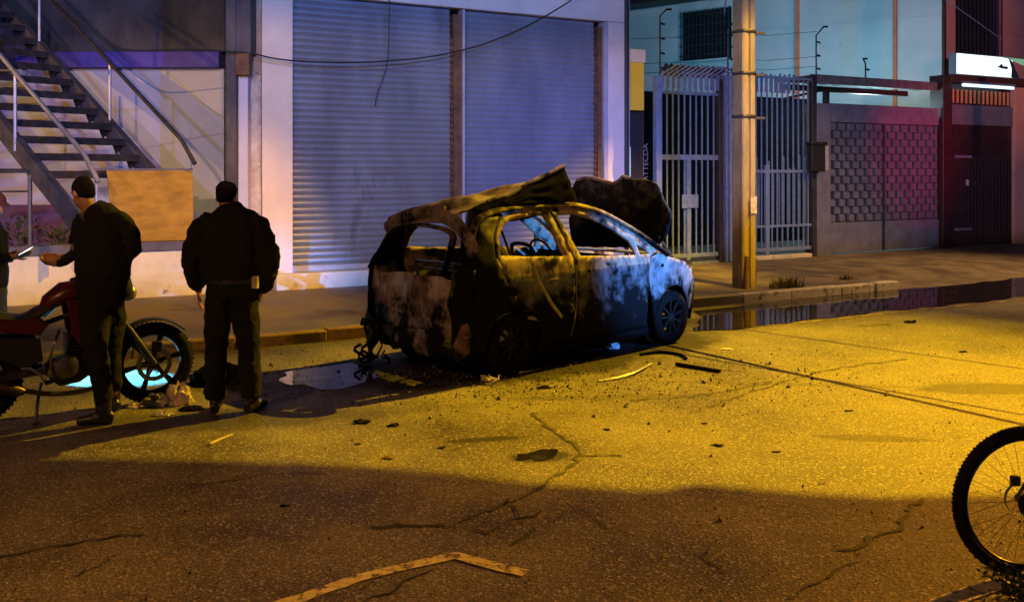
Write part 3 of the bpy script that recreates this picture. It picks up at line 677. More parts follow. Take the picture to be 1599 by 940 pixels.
for i in range(12):
    x = 1030 + i * 8.6; s_ = S(x)
    sp.beam((s_, GN, za(122)), (s_ + .28, GN - .2, za(104)), .016, .035)
g1.part("spikes", sp, M['steel'])
sp = MB()
for i in range(12): s_ = S(1034 + i * 8.2); sp.prism([(-.05, 0), (.06, 0), (.2, .2), (.12, .24)], lambda u, v, d, s_=s_: V((s_ + u, GN + .03 + d, za(120) + v)), .015)
g1.part("spike_backing", sp, M['steel'])
one("gate_post", "thick pale steel post between the left gate and the pole", "post", MB().box(S(1130), S(1141), GN - .08, GN + .1, .12, zat(1130, 118)).box(S(1134), S(1138), GN - .12, GN - .081, .14, zat(1134, 125)), M['gate'], (S(1130), GN, .12), ST, bevel=.01)
one("gate_post", "dark steel post on the right side of the left gate", "post", MB().box(S(1123), S(1129), GN - .02, GN + .1, .12, zat(1126, 122)), M['steel'], (S(1123), GN, .12), ST, bevel=.01)
b2 = [1181, 1189.5, 1198, 1206, 1214, 1222, 1230.5, 1239, 1247, 1255, 1262, 1267]
g2, za = gate("right barred gate with lower grid panels behind the pole", 1168, 1270, [1146, 1152, 1160, 1170] + b2, 121, [(122, .05), (268, .06), (353, .05), (389, .07)], 391)
g2.part("centre_bar", MB().box(S(1195), S(1200.5), GN - .034, GN + .03, .2, za(258)), M['gate'], bevel=.004)
lb = MB()
for x in [1184, 1187, 1203, 1210, 1219, 1226, 1235, 1243, 1251, 1259]: lb.box(S(x) - .01, S(x) + .01, GN + .022, GN + .04, za(353), za(268) + rnd.uniform(0, .35))
g2.part("lower_bars", lb, M['gate'])
sp = MB()
for i in range(9):
    s_ = S(1180 + i * 7.2)
    sp.prism([(-.03, 0), (.035, 0), (.035, .36 + rnd.uniform(-.06, .06)), (-.025, .38)], lambda u, v, d, s_=s_: V((s_ + u, GN - .045 + d, za(146) + v)), .012)
g2.part("pickets", sp, M['gate'])
one("gate_sill", "concrete sill under the right barred gate", "sill", MB().box(S(1142), S(1262), GN - .12, GN + .15, .1, .2), M['lowwall'], (S(1142), GN, .1), ST, bevel=.01)
one("gate_post", "dark steel post beside the black letter box", "post", MB().box(S(1266), S(1273), GN - .06, GN + .1, .12, zat(1270, 118)), M['steel'], (S(1266), GN, .12), ST, bevel=.01)
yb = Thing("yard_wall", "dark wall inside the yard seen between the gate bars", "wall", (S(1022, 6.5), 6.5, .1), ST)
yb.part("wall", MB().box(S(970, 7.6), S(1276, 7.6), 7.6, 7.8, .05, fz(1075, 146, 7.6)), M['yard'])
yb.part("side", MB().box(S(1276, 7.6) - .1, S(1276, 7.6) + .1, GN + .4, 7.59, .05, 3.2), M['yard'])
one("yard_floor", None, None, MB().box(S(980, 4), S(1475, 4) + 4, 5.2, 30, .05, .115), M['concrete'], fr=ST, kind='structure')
# letter box
one("letter_box", "black letter box fixed beside the sticker on the grey pier", "letter box", MB().box(S(1256), S(1277), GN - .22, GN - .08, zat(1266, 268), zat(1266, 227)).box(S(1254), S(1279), GN - .25, GN - .07, zat(1266, 227) + .001, zat(1266, 222)), M['plastic'], (S(1266), GN - .1, zat(1266, 268)), ST, bevel=.012)
pr = Thing("gate_pier", "pale grey pier with a worn sticker right of the barred gates", "pier", (S(1273), GN, .1), ST)
pr.part("pier", MB().box(S(1273.5), S(1295), GN - .05, GN + .3, .08, zat(1285, 162)), M['sheet'], bevel=.012)
pr.part("sticker", MB().box(S(1280), S(1291), GN - .056, GN - .0515, zat(1285, 266), zat(1285, 228)), M['label'])
# woven steel garage gate
wg = Thing("garage_gate", "grey steel garage gate clad in offset blocks like basket weave", "gate", (S(1296), GN, .12), ST)
w0, w1 = S(1296), S(1468); zz = lambda y: zat(1300, y) 
zT, zB1, zB0, zbt = zat(1300, 161), zat(1300, 192), zat(1300, 347), .16
wg.part("back_sheet", MB().box(w0, w1, GN + .09, GN + .11, zbt, zT), mat('shaded cladding', (.06, .06, .075), None, .6, 4, .1))  # shade in the gaps is put into this darker sheet colour
wg.part("top_panel", MB().box(w0 + .01, w1 - .01, GN + .02, GN + .058, zB1 + .02, zT - .01), M['sheet'], bevel=.006)
wg.part("bottom_panel", MB().box(w0 + .01, w1 - .01, GN + .02, GN + .058, zbt, zB0 - .02), M['sheet'], bevel=.006)
wv = MB(); rows = 13; rh = (zB1 - zB0) / rows; bw = .29
for r_ in range(rows):
    s_ = w0 + .02 + (bw / 2 if r_ % 2 else 0)
    while s_ < w1 - .08:
        e = min(s_ + bw - .08, w1 - .02); z0 = zB0 + r_ * rh + .008
        wv.add([(s_, GN + .0, z0), (e, GN + .05, z0), (e, GN + .05, z0 + rh - .014), (s_, GN + .0, z0 + rh - .014), (s_, GN + .059, z0), (e, GN + .059, z0), (e, GN + .059, z0 + rh - .014), (s_, GN + .059, z0 + rh - .014)],
               [(0, 1, 2, 3), (0, 4, 5, 1), (1, 5, 6, 2), (2, 6, 7, 3), (3, 7, 4, 0)])
        s_ += bw
wg.part("woven_blocks", wv, M['sheet'])
wg.part("centre_stile", MB().box(S(1379), S(1382), GN - .01, GN + .019, zbt, zB1), M['steel'])
one("gate_pier", "dark brown pier between the woven gate and the maroon gate", "pier", MB().box(S(1470), S(1484), GN - .06, GN + .3, .05, zat(1477, 122)), M['maroon'], (S(1470), GN, .1), ST, bevel=.012)
dg = Thing("maroon_gate", "tall dark maroon sheet gate with a small door under the lit sign", "gate", (S(1485), GN, .12), ST)
d0, d1 = S(1485), S(1583)
dg.part("sheet", MB().box(d0, d1, GN + .05, GN + .08, .14, zat(1530, 196)), M['maroon'])
rb = MB(); s_ = d0 + .05
while s_ < d1 - .05: rb.box(s_, s_ + .035, GN + .02, GN + .049, .16, zat(1530, 245)); s_ += .13
dg.part("ribs", rb, M['maroon'])
for q_ in (247, 360): dg.part("hinge_strip", MB().box(S(1492), S(1518), GN - .01, GN + .019, zat(1505, q_), zat(1505, q_ - 4)), M['sheet'])
dg.part("handle", MB().box(S(1510), S(1512), GN - .03, GN + .018, zat(1510, 290), zat(1510, 281)), M['label'])
dg.part("upper_sheet", MB().box(d0, d1, GN + .02, GN + .05, zat(1530, 196) + .002, zat(1530, 165)), mat("dim grey sheet", (.12, .11, .14), None, .5, 4, .1))
pk = MB(); s_ = d0 + .08
while s_ < d1 - .08:
    pk.box(s_, s_ + .05, GN + .0, GN + .03, zat(1530, 163), zat(1530, 142)); s_ += .16
dg.part("pickets", pk, M['orange'])
dg.part("top_beam", MB().box(d0 - .1, d1 + 3, GN - .1, GN + .5, zat(1500, 130), zat(1500, 118)), M['redsteel'], bevel=.01)
dg.part("infill", MB().box(d0, d1, GN + .09, GN + .12, zat(1530, 165), zat(1500, 131)), M['maroon'])
one("wall_pier", "orange lit wall at the right edge of the photo beside the maroon gate", "wall", MB().box(S(1584), S(1584) + 9, GN - .02, GN + .4, .08, zat(1500, 131)), M['peach'], (S(1584), GN, .1), ST, bevel=.012)
tl = Thing("fluorescent_lamp", "glowing white fluorescent lamp hanging under the red beam", "lamp", (S(1540), GN - .12, zat(1540, 141)), ST)
tl.part("tube", MB().tube([(S(1496), GN - .14, zat(1530, 136)), (S(1574), GN - .14, zat(1530, 136))], .035, 10), M['tube'])
tl.part("housing", MB().box(S(1494), S(1576), GN - .18, GN - .105, zat(1530, 136) + .04, zat(1530, 136) + .09), M['sheet'])
# canopy roof between the woven gate and the yard
cp = Thing("canopy_roof", "low dark corrugated canopy roof above the woven steel gate", "roof", (S(1275), GN + .3, zat(1285, 133)), ST)
def cfn(u, v): return V((u, v, zat(1285, 122, GN + .3) + .05 * math.sin(u * 14) * .3 - .02 * (v - GN)))
cp.part("sheeting", MB().sheet([(S(1273), GN + .12), (S(1500), GN + .12), (S(1500), GN + 1.2), (S(1273), GN + 1.2)], [], .12, cfn, 0), M['roofing'], solid=.03)
cp.part("fascia", MB().box(S(1273), S(1500), GN + .1, GN + .13, zat(1285, 131, GN + .1), zat(1285, 117, GN + .1)), M['roofing'])
cp.part("truss", MB().box(S(1273), S(1470), GN + .9, GN + 1.0, zat(1285, 136), zat(1285, 127)).beam((S(1280), GN + 1, zat(1285, 150)), (S(1345), GN + 1, zat(1345, 135)), .05, .05), M['steel'])
cp.part("post", MB().box(S(1340), S(1346), GN + .9, GN + 1.0, .1, zat(1340, 131)), M['steel'])
# right hand building: side wall receding left, street front
cN = 5.6
sC = S(1471, cN)
Cw = ST @ V((sC, cN, 0))
RB = frame(Cw.x, Cw.y, math.atan2(.674, -.738))      # x runs along side wall away from us
def sw(x):      # parameter along side wall for picture column
    k = (x - 800) / F; return (Cw.x - k * Cw.y) / (.738 + k * .674)
def sz(x, y): return ZC - (y - H0) / F * (Cw.y + .674 * sw(x))
rbld = Thing("apartment_building", "pale turquoise building with peach front behind the barred gates", "building", Cw, WO)
def RP(t, d, z): return RB @ V((t, d, z))      # d>0 is towards the viewer's left-front? keep small
def rbox(t0, t1, d0_, d1_, z0, z1):
    m_ = MB().box(t0, t1, d0_, d1_, z0, z1); m_.v = [RB @ p for p in m_.v]; return m_
ht = 11.0
wt0, wt1 = sw(1143), sw(1062); wz0, wz1 = sz(1143, 90), sz(1143, 10)
tE = sw(960)
side = MB()
for bx in ((0, wt0, 0, 9.5), (wt1, tE + 3, 0, 9.5), (wt0, wt1, 0, wz0), (wt0, wt1, wz1, 9.5)):
    m_ = rbox(bx[0], bx[1], -.25, 0, bx[2], bx[3]); side.add(m_.v, m_.f)
rbld.part("side_wall", side, M['aqua'])
zE = sz(985, 17)
wn = rbld.part("window", rbox(wt0, wt1, -.2, -.17, wz0, wz1), M['glassd'])
gr = MB()
k = 13
for i in range(k): 
    q = wt0 + (wt1 - wt0) * (i + .5) / k; m_ = rbox(q - .012, q + .012, .02, .045, wz0, wz1); gr.add(m_.v, m_.f)
for i in range(5):
    q = wz0 + (wz1 - wz0) * (i + .5) / 5; m_ = rbox(wt0, wt1, .046, .06, q - .012, q + .012); gr.add(m_.v, m_.f)
rbld.part("grille", gr, M['steel'], wn)
rbld.part("sill", rbox(wt0 - .1, wt1 + .1, -.02, .12, wz0 - .1, wz0 - .002), M['aqua'], wn)
rbld.part("eave", rbox(sw(1180), tE + 4, .003, .9, zE + .0, zE + .35), M['dark'])
for x in (1246.5, 1399): 
    q = sw(x); rbld.part("downpipe", rbox(q - .05, q + .05, .003, .08, .1, 9), M['orange'], label="orange painted downpipe on turquoise wall")
front = MB(); N0 = cN
f0, f1 = S(1493, N0), S(1567, N0); fw0 = zat(1530, 86, N0)
for (s0_, s1_, z0_, z1_) in ((sC, f0, 0, 9.5), (f1, f1 + 8, 0, 9.5), (f0, f1, 0, fw0), (f0, f1, 8.8, 9.5)):
    m_ = MB().box(s0_, s1_, N0 + .01, N0 + .26, z0_, z1_); m_.v = [ST @ p for p in m_.v]; front.add(m_.v, m_.f)
rbld.part("front_wall", front, M['peach'])
def stb(*a): m_ = MB().box(*a); m_.v = [ST @ p for p in m_.v]; return m_
w2 = rbld.part("window", stb(f0, f1, N0 + .2, N0 + .22, fw0, 8.8), M['glassd'])
gg = MB()
for i in range(12):
    q = f0 + (f1 - f0) * (i + .5) / 12; m_ = stb(q - .012, q + .012, N0 - .03, N0 - .005, fw0, 8.8); gg.add(m_.v, m_.f)
rbld.part("grille", gg, M['steel'], w2)
rbld.part("downpipe", stb(sC + .0, sC + .07, N0 - .08, N0 - .0, .1, 9.4), M['redsteel'])
ls = Thing("lit_sign", "glowing white shop sign with green and dark print above the maroon gate", "sign", (S(1493, 5), 5.0, zat(1540, 118, 5)), ST)
u0, u1 = S(1493, 5), S(1599, 5) + .4; v0, v1 = zat(1493, 117, 5), zat(1493, 82, 5)
ls.part("cabinet", MB().box(u0, u1, 5.0, 5.2, v0, v1), M['sheet'], bevel=.01)
fc = ls.part("face", MB().box(u0 + .03, S(1580, 5), 4.97, 4.998, v0 + .03, v1 - .03), M['lit'])
ls.part("green_print", MB().prism([(0, 0), (.5, -.04), (1.2, -.16), (1.7, -.18), (1.7, .0), (0, .01)], lambda u, v, d: V((S(1562, 5) + u * .75, 4.962 + d, v1 - .03 + v)), .006), M['green'], fc)
ls.part("dark_print", MB().prism([(0, .45), (.14, .38), (.3, .15), (.42, .0), (.1, 0), (.12, .2)], lambda u, v, d: V((S(1573, 5) + u * 1.1, 4.954 + d, v0 + .03 + v * 1.1)), .006), M['sarrow'], fc)
ls.part("emblem", MB().prism([(0, 0), (.12, .03), (.2, .09), (.3, .02), (.5, .03), (.5, -.05), (.2, -.04)], lambda u, v, d: V((S(1555, 5) + u * .9, 4.955 + d, v0 + .28 + v)), .006), M['sarrow'], fc)
ls.part("side_panel", MB().box(S(1581, 5), u1 - .02, 4.975, 4.999, v0 + .03, v1 - .03), M['peach'], fc)

# concrete pole -------------------------------------------------------
pb = gp(1162, 449, .12)
pl = Thing("utility_pole", "tall weathered concrete pole with steel bands at the kerb", "utility pole", pb)
pm = MB(); hpole = 11.0
def psec(z):
    k = 1 - .012 * z; wv_ = .135 * k; c = pb + V((0, 0, z)); ax = V((SX, SY, 0)); ay = V((-SY, SX, 0))
    # I-section like outline with a groove on the street face
    pts = [(-1, -.8), (-.86, -1), (-.25, -1), (-.2, -.72), (.1, -.72), (.16, -1), (.86, -1), (1, -.8), (1, .8), (.86, 1), (-.86, 1), (-1, .8)]
    return [c + (ax * u + ay * v) * wv_ for u, v in pts]
zs = [i * .5 for i in range(int(hpole / .5) + 1)]; vs = [q for z in zs for q in psec(z)]; K = 12
pm.add(vs, [(i * K + j, i * K + (j + 1) % K, (i + 1) * K + (j + 1) % K, (i + 1) * K + j) for i in range(len(zs) - 1) for j in range(K)] + [tuple(range((len(zs) - 1) * K, len(zs) * K))])
pl.part("shaft", pm, M['pole'], sharp=25, bevel=0)
for y in (53, 118, 185):
    z = ZC - (y - H0) / F * pb.y - .12
    rg = MB(); q = psec(z); cc = pb + V((0, 0, z)); out = [cc + (p - cc) * 1.06 for p in (q[0], q[1], q[6], q[7], q[8], q[9], q[10], q[11])]
    n_ = len(out); up = V((0, 0, .05)); rg.add(out + [p + up for p in out], [(i, (i + 1) % n_, n_ + (i + 1) % n_, n_ + i) for i in range(n_)])
    rg.beam(out[2], out[2] + V((.14, .03, 0)), .03, .03)
    pl.part("band", rg, M['steel'], solid=.012)
pl.part("bill_poster", MB().prism([(0, 0), (.13, 0), (.13, .27), (0, .25)], lambda u, v, d: psec(0)[6] * 1.0 + V((-.10, -.07, 0)) + V((SX * u, SY * u, 1.15 + v)) + V((.004, -.008, 0)) * (1 + d), .2), M['label'])
pl.part("angle_iron", MB().beam(pb + V((-.03, -.185, -.05)), pb + V((.0, -.17, .5)), .07, .05).beam(pb + V((.17, -.02, -.05)), pb + V((.18, .0, .45)), .03, .05), M['rust'])
# street lamp (off picture, right): head, plus added plates that block part of its light
lp = Thing("street_lamp", "sodium street lamp on a curved arm beyond the right edge of the photo", "street lamp", (12.6, 19.6, .12))
lp.part("post", MB().tube([(12.6, 19.6, .12), (12.6, 19.6, 10), (12.3, 19.4, 11.4), (11.2, 18.7, 11.95), (9.4, 17.75, 11.86)], [.12, .10, .08, .06, .05]), M['steel'])
lp.part("head", MB().loft([(9.65, 17.9, 11.88), (9.55, 17.82, 11.86), (8.9, 17.4, 11.80), (8.85, 17.38, 11.80)], [.05, (.18, .09), (.14, .07), .04]), M['sheet'])
lp.part("bulb", MB().ball(LAMP_A + V((0, 0, .16)), .03), M['bulb'])
# added light blocker: a plate about 0.9 m down-light, its lower edge traces the shade line on the road
def toward(g, k): return g.lerp(LAMP_A, k)
edge = [gp(x, y) for x, y in ((-260, 700), (0, 716), (330, 722), (560, 730), (700, 742), (860, 760), (905, 762), (960, 768), (1040, 768), (1090, 758), (1140, 764), (1250, 772), (1380, 779), (1480, 776), (1700, 775), (2000, 775))]
far_ = [g + V((0, -3.8, 0)) for g in edge]
vz = MB(); KK = .945
P = [toward(g, KK) for g in edge] + [toward(g, KK) for g in far_]; n_ = len(edge)
vz.add(P, [(i, i + 1, n_ + i + 1, n_ + i) for i in range(n_ - 1)])
lp.part("light_blocker", vz, M['sheet'], solid=.004)
sh_ = MB(); ln_ = []  # added plate that blocks the lamp's light from the house fronts
for x in (408, 560, 760, 1000, 1300, 1800):
    for z in (.22, 9): ln_.append(toward(V(ST @ V((S(x, GN - .2), GN - .2, z))), .93))
sh_.add(ln_, [(2 * i, 2 * i + 2, 2 * i + 3, 2 * i + 1) for i in range(5)])
lp.part("facade_light_blocker", sh_, M['sheet'], solid=.004)
# added flood lights: unseen blocker plates cut their light at the foot of the houses and level with the shutter tops
for (p_, c_, w_, z0_, z1_), nm in zip(SLITS, ("warm", "blue", "white", "lilac")):
    p_ = V(p_); ff = Thing("added_flood_blocker", nm + " added flood light with unseen blocker plates behind the viewer", "lamp", (p_.x, p_.y, 0))
    pl_ = MB(); lo_ = []; hi_ = []
    for x in (-900, 0, 500, 1000, 1500, 2600):
        q = ST @ V((S(x) if -300 < x < 2000 else (-30 if x < 0 else 45), GN, 0)); q.z = z0_; r_ = q.copy(); r_.z = z1_
        g_ = q.lerp(p_, .5)
        lo_ += [q.lerp(p_, .975), q.lerp(p_, 1.012) + V((0, 0, -.28))]; hi_ += [r_.lerp(p_, .975), V((q.x, q.y, z1_ + 25)).lerp(p_, .975)]
    for L_ in (lo_, hi_): pl_.add(L_, [(2 * i, 2 * i + 2, 2 * i + 3, 2 * i + 1) for i in range(5)])
    ff.part("shutters", pl_, M['steel'], solid=.003)  # plates added only to block and shape the flood light
    ff.part("post", MB().tube([(p_.x, p_.y - .3, 0), (p_.x, p_.y - .3, p_.z - .1)], .05), M['steel'])
    ff.part("housing", MB().box(p_.x - .3, p_.x + .3, p_.y - .3, p_.y - .2, p_.z - .2, p_.z + .2), M['steel'])
# cables high over the road, between the lamp and the asphalt: their shadows cross the bright pool
for i, (p_, q_, w_, lb_) in enumerate([((1000, 530), (1640, 672), .030, "thick black cable high over the road"), ((1020, 545), (1640, 655), .016, "thin black cable beside the thick one high over the road"), ((1000, 492), (1700, 590), .016, "thin black cable farthest out over the road")]):
    g0_, g1_ = gp(*p_), gp(*q_); a_ = g0_.lerp(LAMP_A, .6); b_ = g1_.lerp(LAMP_A, .6); d_ = b_ - a_
    one("overhead_cable", lb_ + ", above the frame", "cable", MB().tube([a_ - d_ * 1.2, a_, a_ + d_ * .5, b_, b_ + d_ * 3], w_ * .38, 8), M['black'], a_)
# electric fence posts
def fpost(xb, yb_, ytop, bend, nins, label, n=GN + .2):
    zb_, zt2 = zat(xb, yb_, n), zat(xb, ytop, n); s_ = S(xb, n)
    t = Thing("electric_fence_post", label, "fence post", (s_, n, zb_), ST, group="bent electric fence posts on the gates")
    e = bend
    t.part("rod", MB().tube([(s_, n, zb_ - .1), (s_, n, zt2), (s_ + e, n - .02, zt2 + abs(e) * 1.0)], .018, 6), M['steel'])
    ins = MB()
    for i in range(nins):
        z = zb_ + (zt2 - zb_) * (i + .5) / nins; ins.cyl((s_ - .01, n - .04, z), (s_ + .09, n - .02, z - .01), .022, 8)
    ins.cyl((s_ + e, n - .02, zt2 + abs(e)), (s_ + e + .12, n - .02, zt2 + abs(e) + .01), .022, 8)
    t.part("insulators", ins, M['plastic'])
fpost(1031, 118, 26, .14, 4, "bent electric fence post left of the barred window")
fpost(1137, 118, 46, .2, 4, "bent electric fence post hard against the left side of the pole")
fpost(1275, 118, 56, .2, 3, "bent electric fence post above the letter box")
fpost(1352, 118, 100, -.1, 1, "short bent electric fence post above the canopy roof")
def wire(name, label, pts, r, m=M['black'], fr=ST):
    one(name, label, "cable", MB().tube(pts, r, 5), m, pts[0], fr)
def spl(P, k=8):
    out = []; Q = [V(p) for p in P]; Q = [2 * Q[0] - Q[1]] + Q + [2 * Q[-1] - Q[-2]]
    for i in range(1, len(Q) - 2):
        for j in range(k):
            t = j / k; p0, p1, p2, p3 = Q[i - 1:i + 3]
            out.append(.5 * ((2 * p1) + (p2 - p0) * t + (2 * p0 - 5 * p1 + 4 * p2 - p3) * t * t + (3 * p1 - p0 - 3 * p2 + p3) * t ** 3))
    out.append(Q[-2]); return out
for i, y in enumerate((58, 97, 112)):
    wire("fence_wire", ("uppermost", "middle", "lowest")[i] + " thin wire strung between the electric fence posts", [V((S(x, GN + .2), GN + .17, zat(x, y + dy, GN + .2))) for x, dy in ((985, 4), (1031, 2), (1080, 1), (1137, -3), (1200, -2), (1275, -8))], .005)
wire("sagging_cable", "black cable sagging across the shutters up to the top right", spl([V((S(x, GN - .25), GN - .25, zat(x, y, GN - .25))) for x, y in ((60, -20), (120, 30), (165, 65), (205, 79), (300, 78), (385, 83), (430, 92), (480, 97), (560, 98), (640, 93), (700, 84), (760, 68), (830, 38), (900, -4), (940, -40))], 5), .013)
wire("hanging_wire", "thin wire hanging down in front of the left shutter", spl([V((S(x, GN - .05), GN - .05, zat(x, y, GN - .05))) for x, y in ((608, -20), (608, 30), (606, 90), (600, 118), (590, 145), (586, 165))], 4), .008)
wire("hanging_wire", "pale loose wire hanging beside the top of the pole", spl([V((S(x, 1.5), 1.5, zat(x, y, 1.5))) for x, y in ((1136, -30), (1134, 0), (1131, 24))], 4), .012, M['gate'])
wire("building_wire", "pale wire slanting across the peach building front", [V((S(x, 5.4), 5.4, zat(x, y, 5.4))) for x, y in ((1470, -5), (1565, 62))], .012, M['gate'])
#SECTION2
# ================================================================== BURNT CAR (own frame: x forward, y left, z up, origin at rear right tyre)
CR = frame(.06, 9.05, math.atan2(.678, .735)); CW = 1.66; WB = 2.42
car = Thing("burned_car", "burnt out hatchback wreck with peeled roof and raised hood at the kerb", "car", (0, 0, 0), CR)
BM = burnt_mat("burnt door paint", ash=.54, rust=.2, zlo=.30, zhi=.80, ashc=(.15, .155, .175), band=.945)
BQ = burnt_mat("burnt quarter paint", ash=.2, rust=.6, zlo=.5, zhi=1.35, ashc=(.10, .095, .09), seed=4)
BR = burnt_mat("burnt tailgate paint", ash=.72, rust=.75, zlo=.1, zhi=.8, ashc=(.34, .31, .32), seed=9)
BF = burnt_mat("burnt roof metal", ash=.62, rust=.7, zlo=1.0, zhi=1.4, ashc=(.26, .22, .17), seed=2)
BK = burnt_mat("sooty black metal", ash=.12, rust=.25, zlo=.4, zhi=1.4, ashc=(.05, .045, .04), seed=5)
BN = burnt_mat("burnt fender paint", ash=.78, rust=.05, zlo=.3, zhi=.75, ashc=(.24, .25, .28), seed=6)
def inset(d, z):
    v = .035 + .02 * ((z - .7) / .4) ** 2 if z < 1.05 else .05 + (z - 1.05) * .42
    if .88 < z < .93: v -= .006
    if d > 2.25: v += ((d - 2.25) / .80) ** 2 * .20
    if d < -.15: v += ((-.15 - d) / .5) ** 2 * .12
    return v
def sidefn(side, off=0, crush=.012):
    def fn(d, z):
        i = inset(d, z) + off + crush * nz(d, z, side, 3.5) + crush * .5 * nz(d, z, 7 + side, 9)
        return V((d, i if side == 0 else CW - i, z))
    return fn
def arch(cx, a0_, a1_, r=.355, n=10):
    return [(cx + r * math.cos(R(a0_ + (a1_ - a0_) * i / n)), .31 + r * math.sin(R(a0_ + (a1_ - a0_) * i / n))) for i in range(n + 1)]
Q_out = [(-.66, .30), (-.68, .6), (-.665, .85), (-.62, 1.03), (-.50, 1.15), (-.42, 1.30), (-.29, 1.46), (-.05, 1.535), (.03, 1.51), (-.10, 1.42), (-.185, 1.32), (-.225, 1.13), (-.13, .9), (.05, .72)] + arch(0, 70, 188) + [(-.37, .27)]
RD_out = [(.062, .715), (-.118, .905), (-.213, 1.13), (-.175, 1.315), (-.09, 1.412), (.035, 1.50), (.3, 1.55), (.62, 1.56), (.655, 1.5), (.795, 1.055), (.80, .8), (.79, .24), (.36, .24), (.345, .4)] + arch(0, 10, 66, n=5)
RD_hole = [(-.155, 1.14), (-.12, 1.30), (-.03, 1.40), (.08, 1.45), (.3, 1.485), (.57, 1.495), (.68, 1.085), (.2, 1.11)]
FD_out = [(.80, .24), (.81, .8), (.805, 1.055), (.665, 1.5), (.63, 1.56), (1.0, 1.56), (1.3, 1.5), (1.62, 1.37), (1.93, 1.20), (2.12, 1.06), (1.99, 1.0), (1.95, .8), (1.94, .24)]
FD_hole = [(.91, 1.075), (.735, 1.49), (1.0, 1.49), (1.26, 1.43), (1.5, 1.315), (1.71, 1.19), (1.77, 1.035), (1.4, 1.05)]
FD_hole2 = [(1.82, 1.035), (1.80, 1.15), (1.92, 1.09), (2.0, 1.04)]
FN_out = [(1.955, .8), (2.0, .99), (2.14, 1.035), (2.27, .99), (2.45, .955), (2.68, .90), (2.86, .80), (2.97, .64), (3.0, .5), (2.97, .36), (2.80, .34)] + arch(WB, 15, 178)
for side in (0, 1):
    lb_ = (lambda t_: t_) if side == 0 else (lambda t_: None)
    near = side == 0
    car.part("quarter_panel", MB().sheet(Q_out, [], .05, sidefn(side, 0, .03), seed=1), BQ, solid=.03, offset=0, label=lb_("buckled sooty rear quarter panel with brown rust"))
    rd = car.part("door", MB().sheet(RD_out, [RD_hole], .05, sidefn(side, .004, .012), seed=2), BM, solid=.035, label=lb_("scorched rear door with empty window"))
    fd = car.part("door", MB().sheet(FD_out, [FD_hole, FD_hole2], .05, sidefn(side, .004, .008), seed=3), BM, solid=.035, label=lb_("scorched front door with pale ash patches"))
    car.part("fender", MB().sheet(FN_out, [], .045, sidefn(side, 0, .006), seed=4), BN, solid=.02, label=lb_("grey ash covered front fender"))
    car.part("sill", MB().sheet([(.36, .15), (2.0, .15), (2.0, .235), (.36, .235)], [], .06, sidefn(side, .02)), BK, solid=.05)
    def rp(d, z, o=0): q = sidefn(side, .005 + o, .004)(d, z); return q
    rl = [rp(-.45, 1.27), rp(-.30, 1.465), rp(-.05, 1.55), rp(.3, 1.58), rp(.7, 1.59), rp(1.05, 1.58), rp(1.4, 1.505), rp(1.75, 1.35), rp(2.05, 1.18), rp(2.32, 1.01)]
    car.part("roof_rail", MB().loft(spl(rl, 5), (.045, .028), (0, 1, .2), 10), BF)
    if near:
        car.part("door_handle", MB().tube([V((.40, .012, .865)), V((.42, -.005, .875)), V((.52, -.005, .88)), V((.55, .012, .875))], .011, 6), M['metal'], rd)
        hn = MB(); hn.ball((1.02, .035, .90), (.055, .012, .05), (1, 0, 0)); car.part("handle_hollow", hn, M['debris'], fd)
        car.part("door_handle", MB().tube([V((.93, .015, .89)), V((.95, -.005, .90)), V((.96, -.004, .83)), V((.94, .015, .80))], .010, 6), M['metal'], fd)
        car.part("window_divider", MB().tube([sidefn(0, .03)(.01, 1.115), sidefn(0, .03)(-.03, 1.41)], .012, 6), BK, rd)
        car.part("bent_trim", MB().loft(spl([V((.18, .0, 1.06)), V((.25, -.015, .9)), V((.42, -.02, .66)), V((.58, -.01, .5))], 6), (.018, .006), (1, 0, .3), 8), M['metal'], rd, label="pale bent trim strip peeling off the rear door")
        car.part("door_seam", MB().tube(spl([V((.80, .014, 1.0)), V((.81, .012, .8)), V((.79, .010, .5)), V((.73, .012, .3))], 5), .007, 5), M['metal'], fd)
        car.part("indicator_hole", MB().box(2.17, 2.20, .012, .05, .885, .915), M['debris'])
# rear: tailgate shell, bumper, opening frame
def rfn(off=0, cr_=.03, lean=.5):
    def fn(l, z):
        d = -.655 + off + .14 * abs((l - .83) / .83) ** 4 + max(0, z - .95) * lean
        d += cr_ * nz(l, z, 2, 2.6) + cr_ * .6 * nz(l, z, 5, 7)
        return V((d, l, z))
    return fn
car.part("tailgate", MB().sheet([(.20, .44), (1.46, .42), (1.56, .7), (1.60, .88), (1.50, .985), (1.25, .93), (.9, .965), (.62, .94), (.40, .965), (.24, .93), (.28, .7)], [], .05, rfn(0, .05)), BR, solid=.02, label="scorched brown and grey tailgate with empty window")
car.part("rear_bumper", MB().sheet([(.02, .30), (.12, .20), (.3, .26), (.5, .21), (.75, .27), (1.05, .2), (1.3, .26), (1.42, .14), (1.5, .04), (1.6, .06), (1.56, .22), (1.66, .30), (1.68, .5), (1.62, .6), (1.3, .45), (.9, .43), (.5, .46), (.2, .5), (.05, .56)], [[(1.5, .3), (1.58, .31), (1.57, .40), (1.49, .39)], [(.18, .33), (.26, .34), (.25, .43), (.18, .42)]], .04, rfn(-.05, .07)), BR, solid=.015, label="melted torn rear bumper skin")
for l0, l1 in ((.045, .19), (1.60, 1.66)):
    car.part("tail_light", MB().sheet([(l0, .62), (l1, .60), (l1 + .02, .98), (l0 + .02, 1.03)], [], .04, rfn(.03, .05)), BQ, solid=.02, label="burnt out tail light hollow")
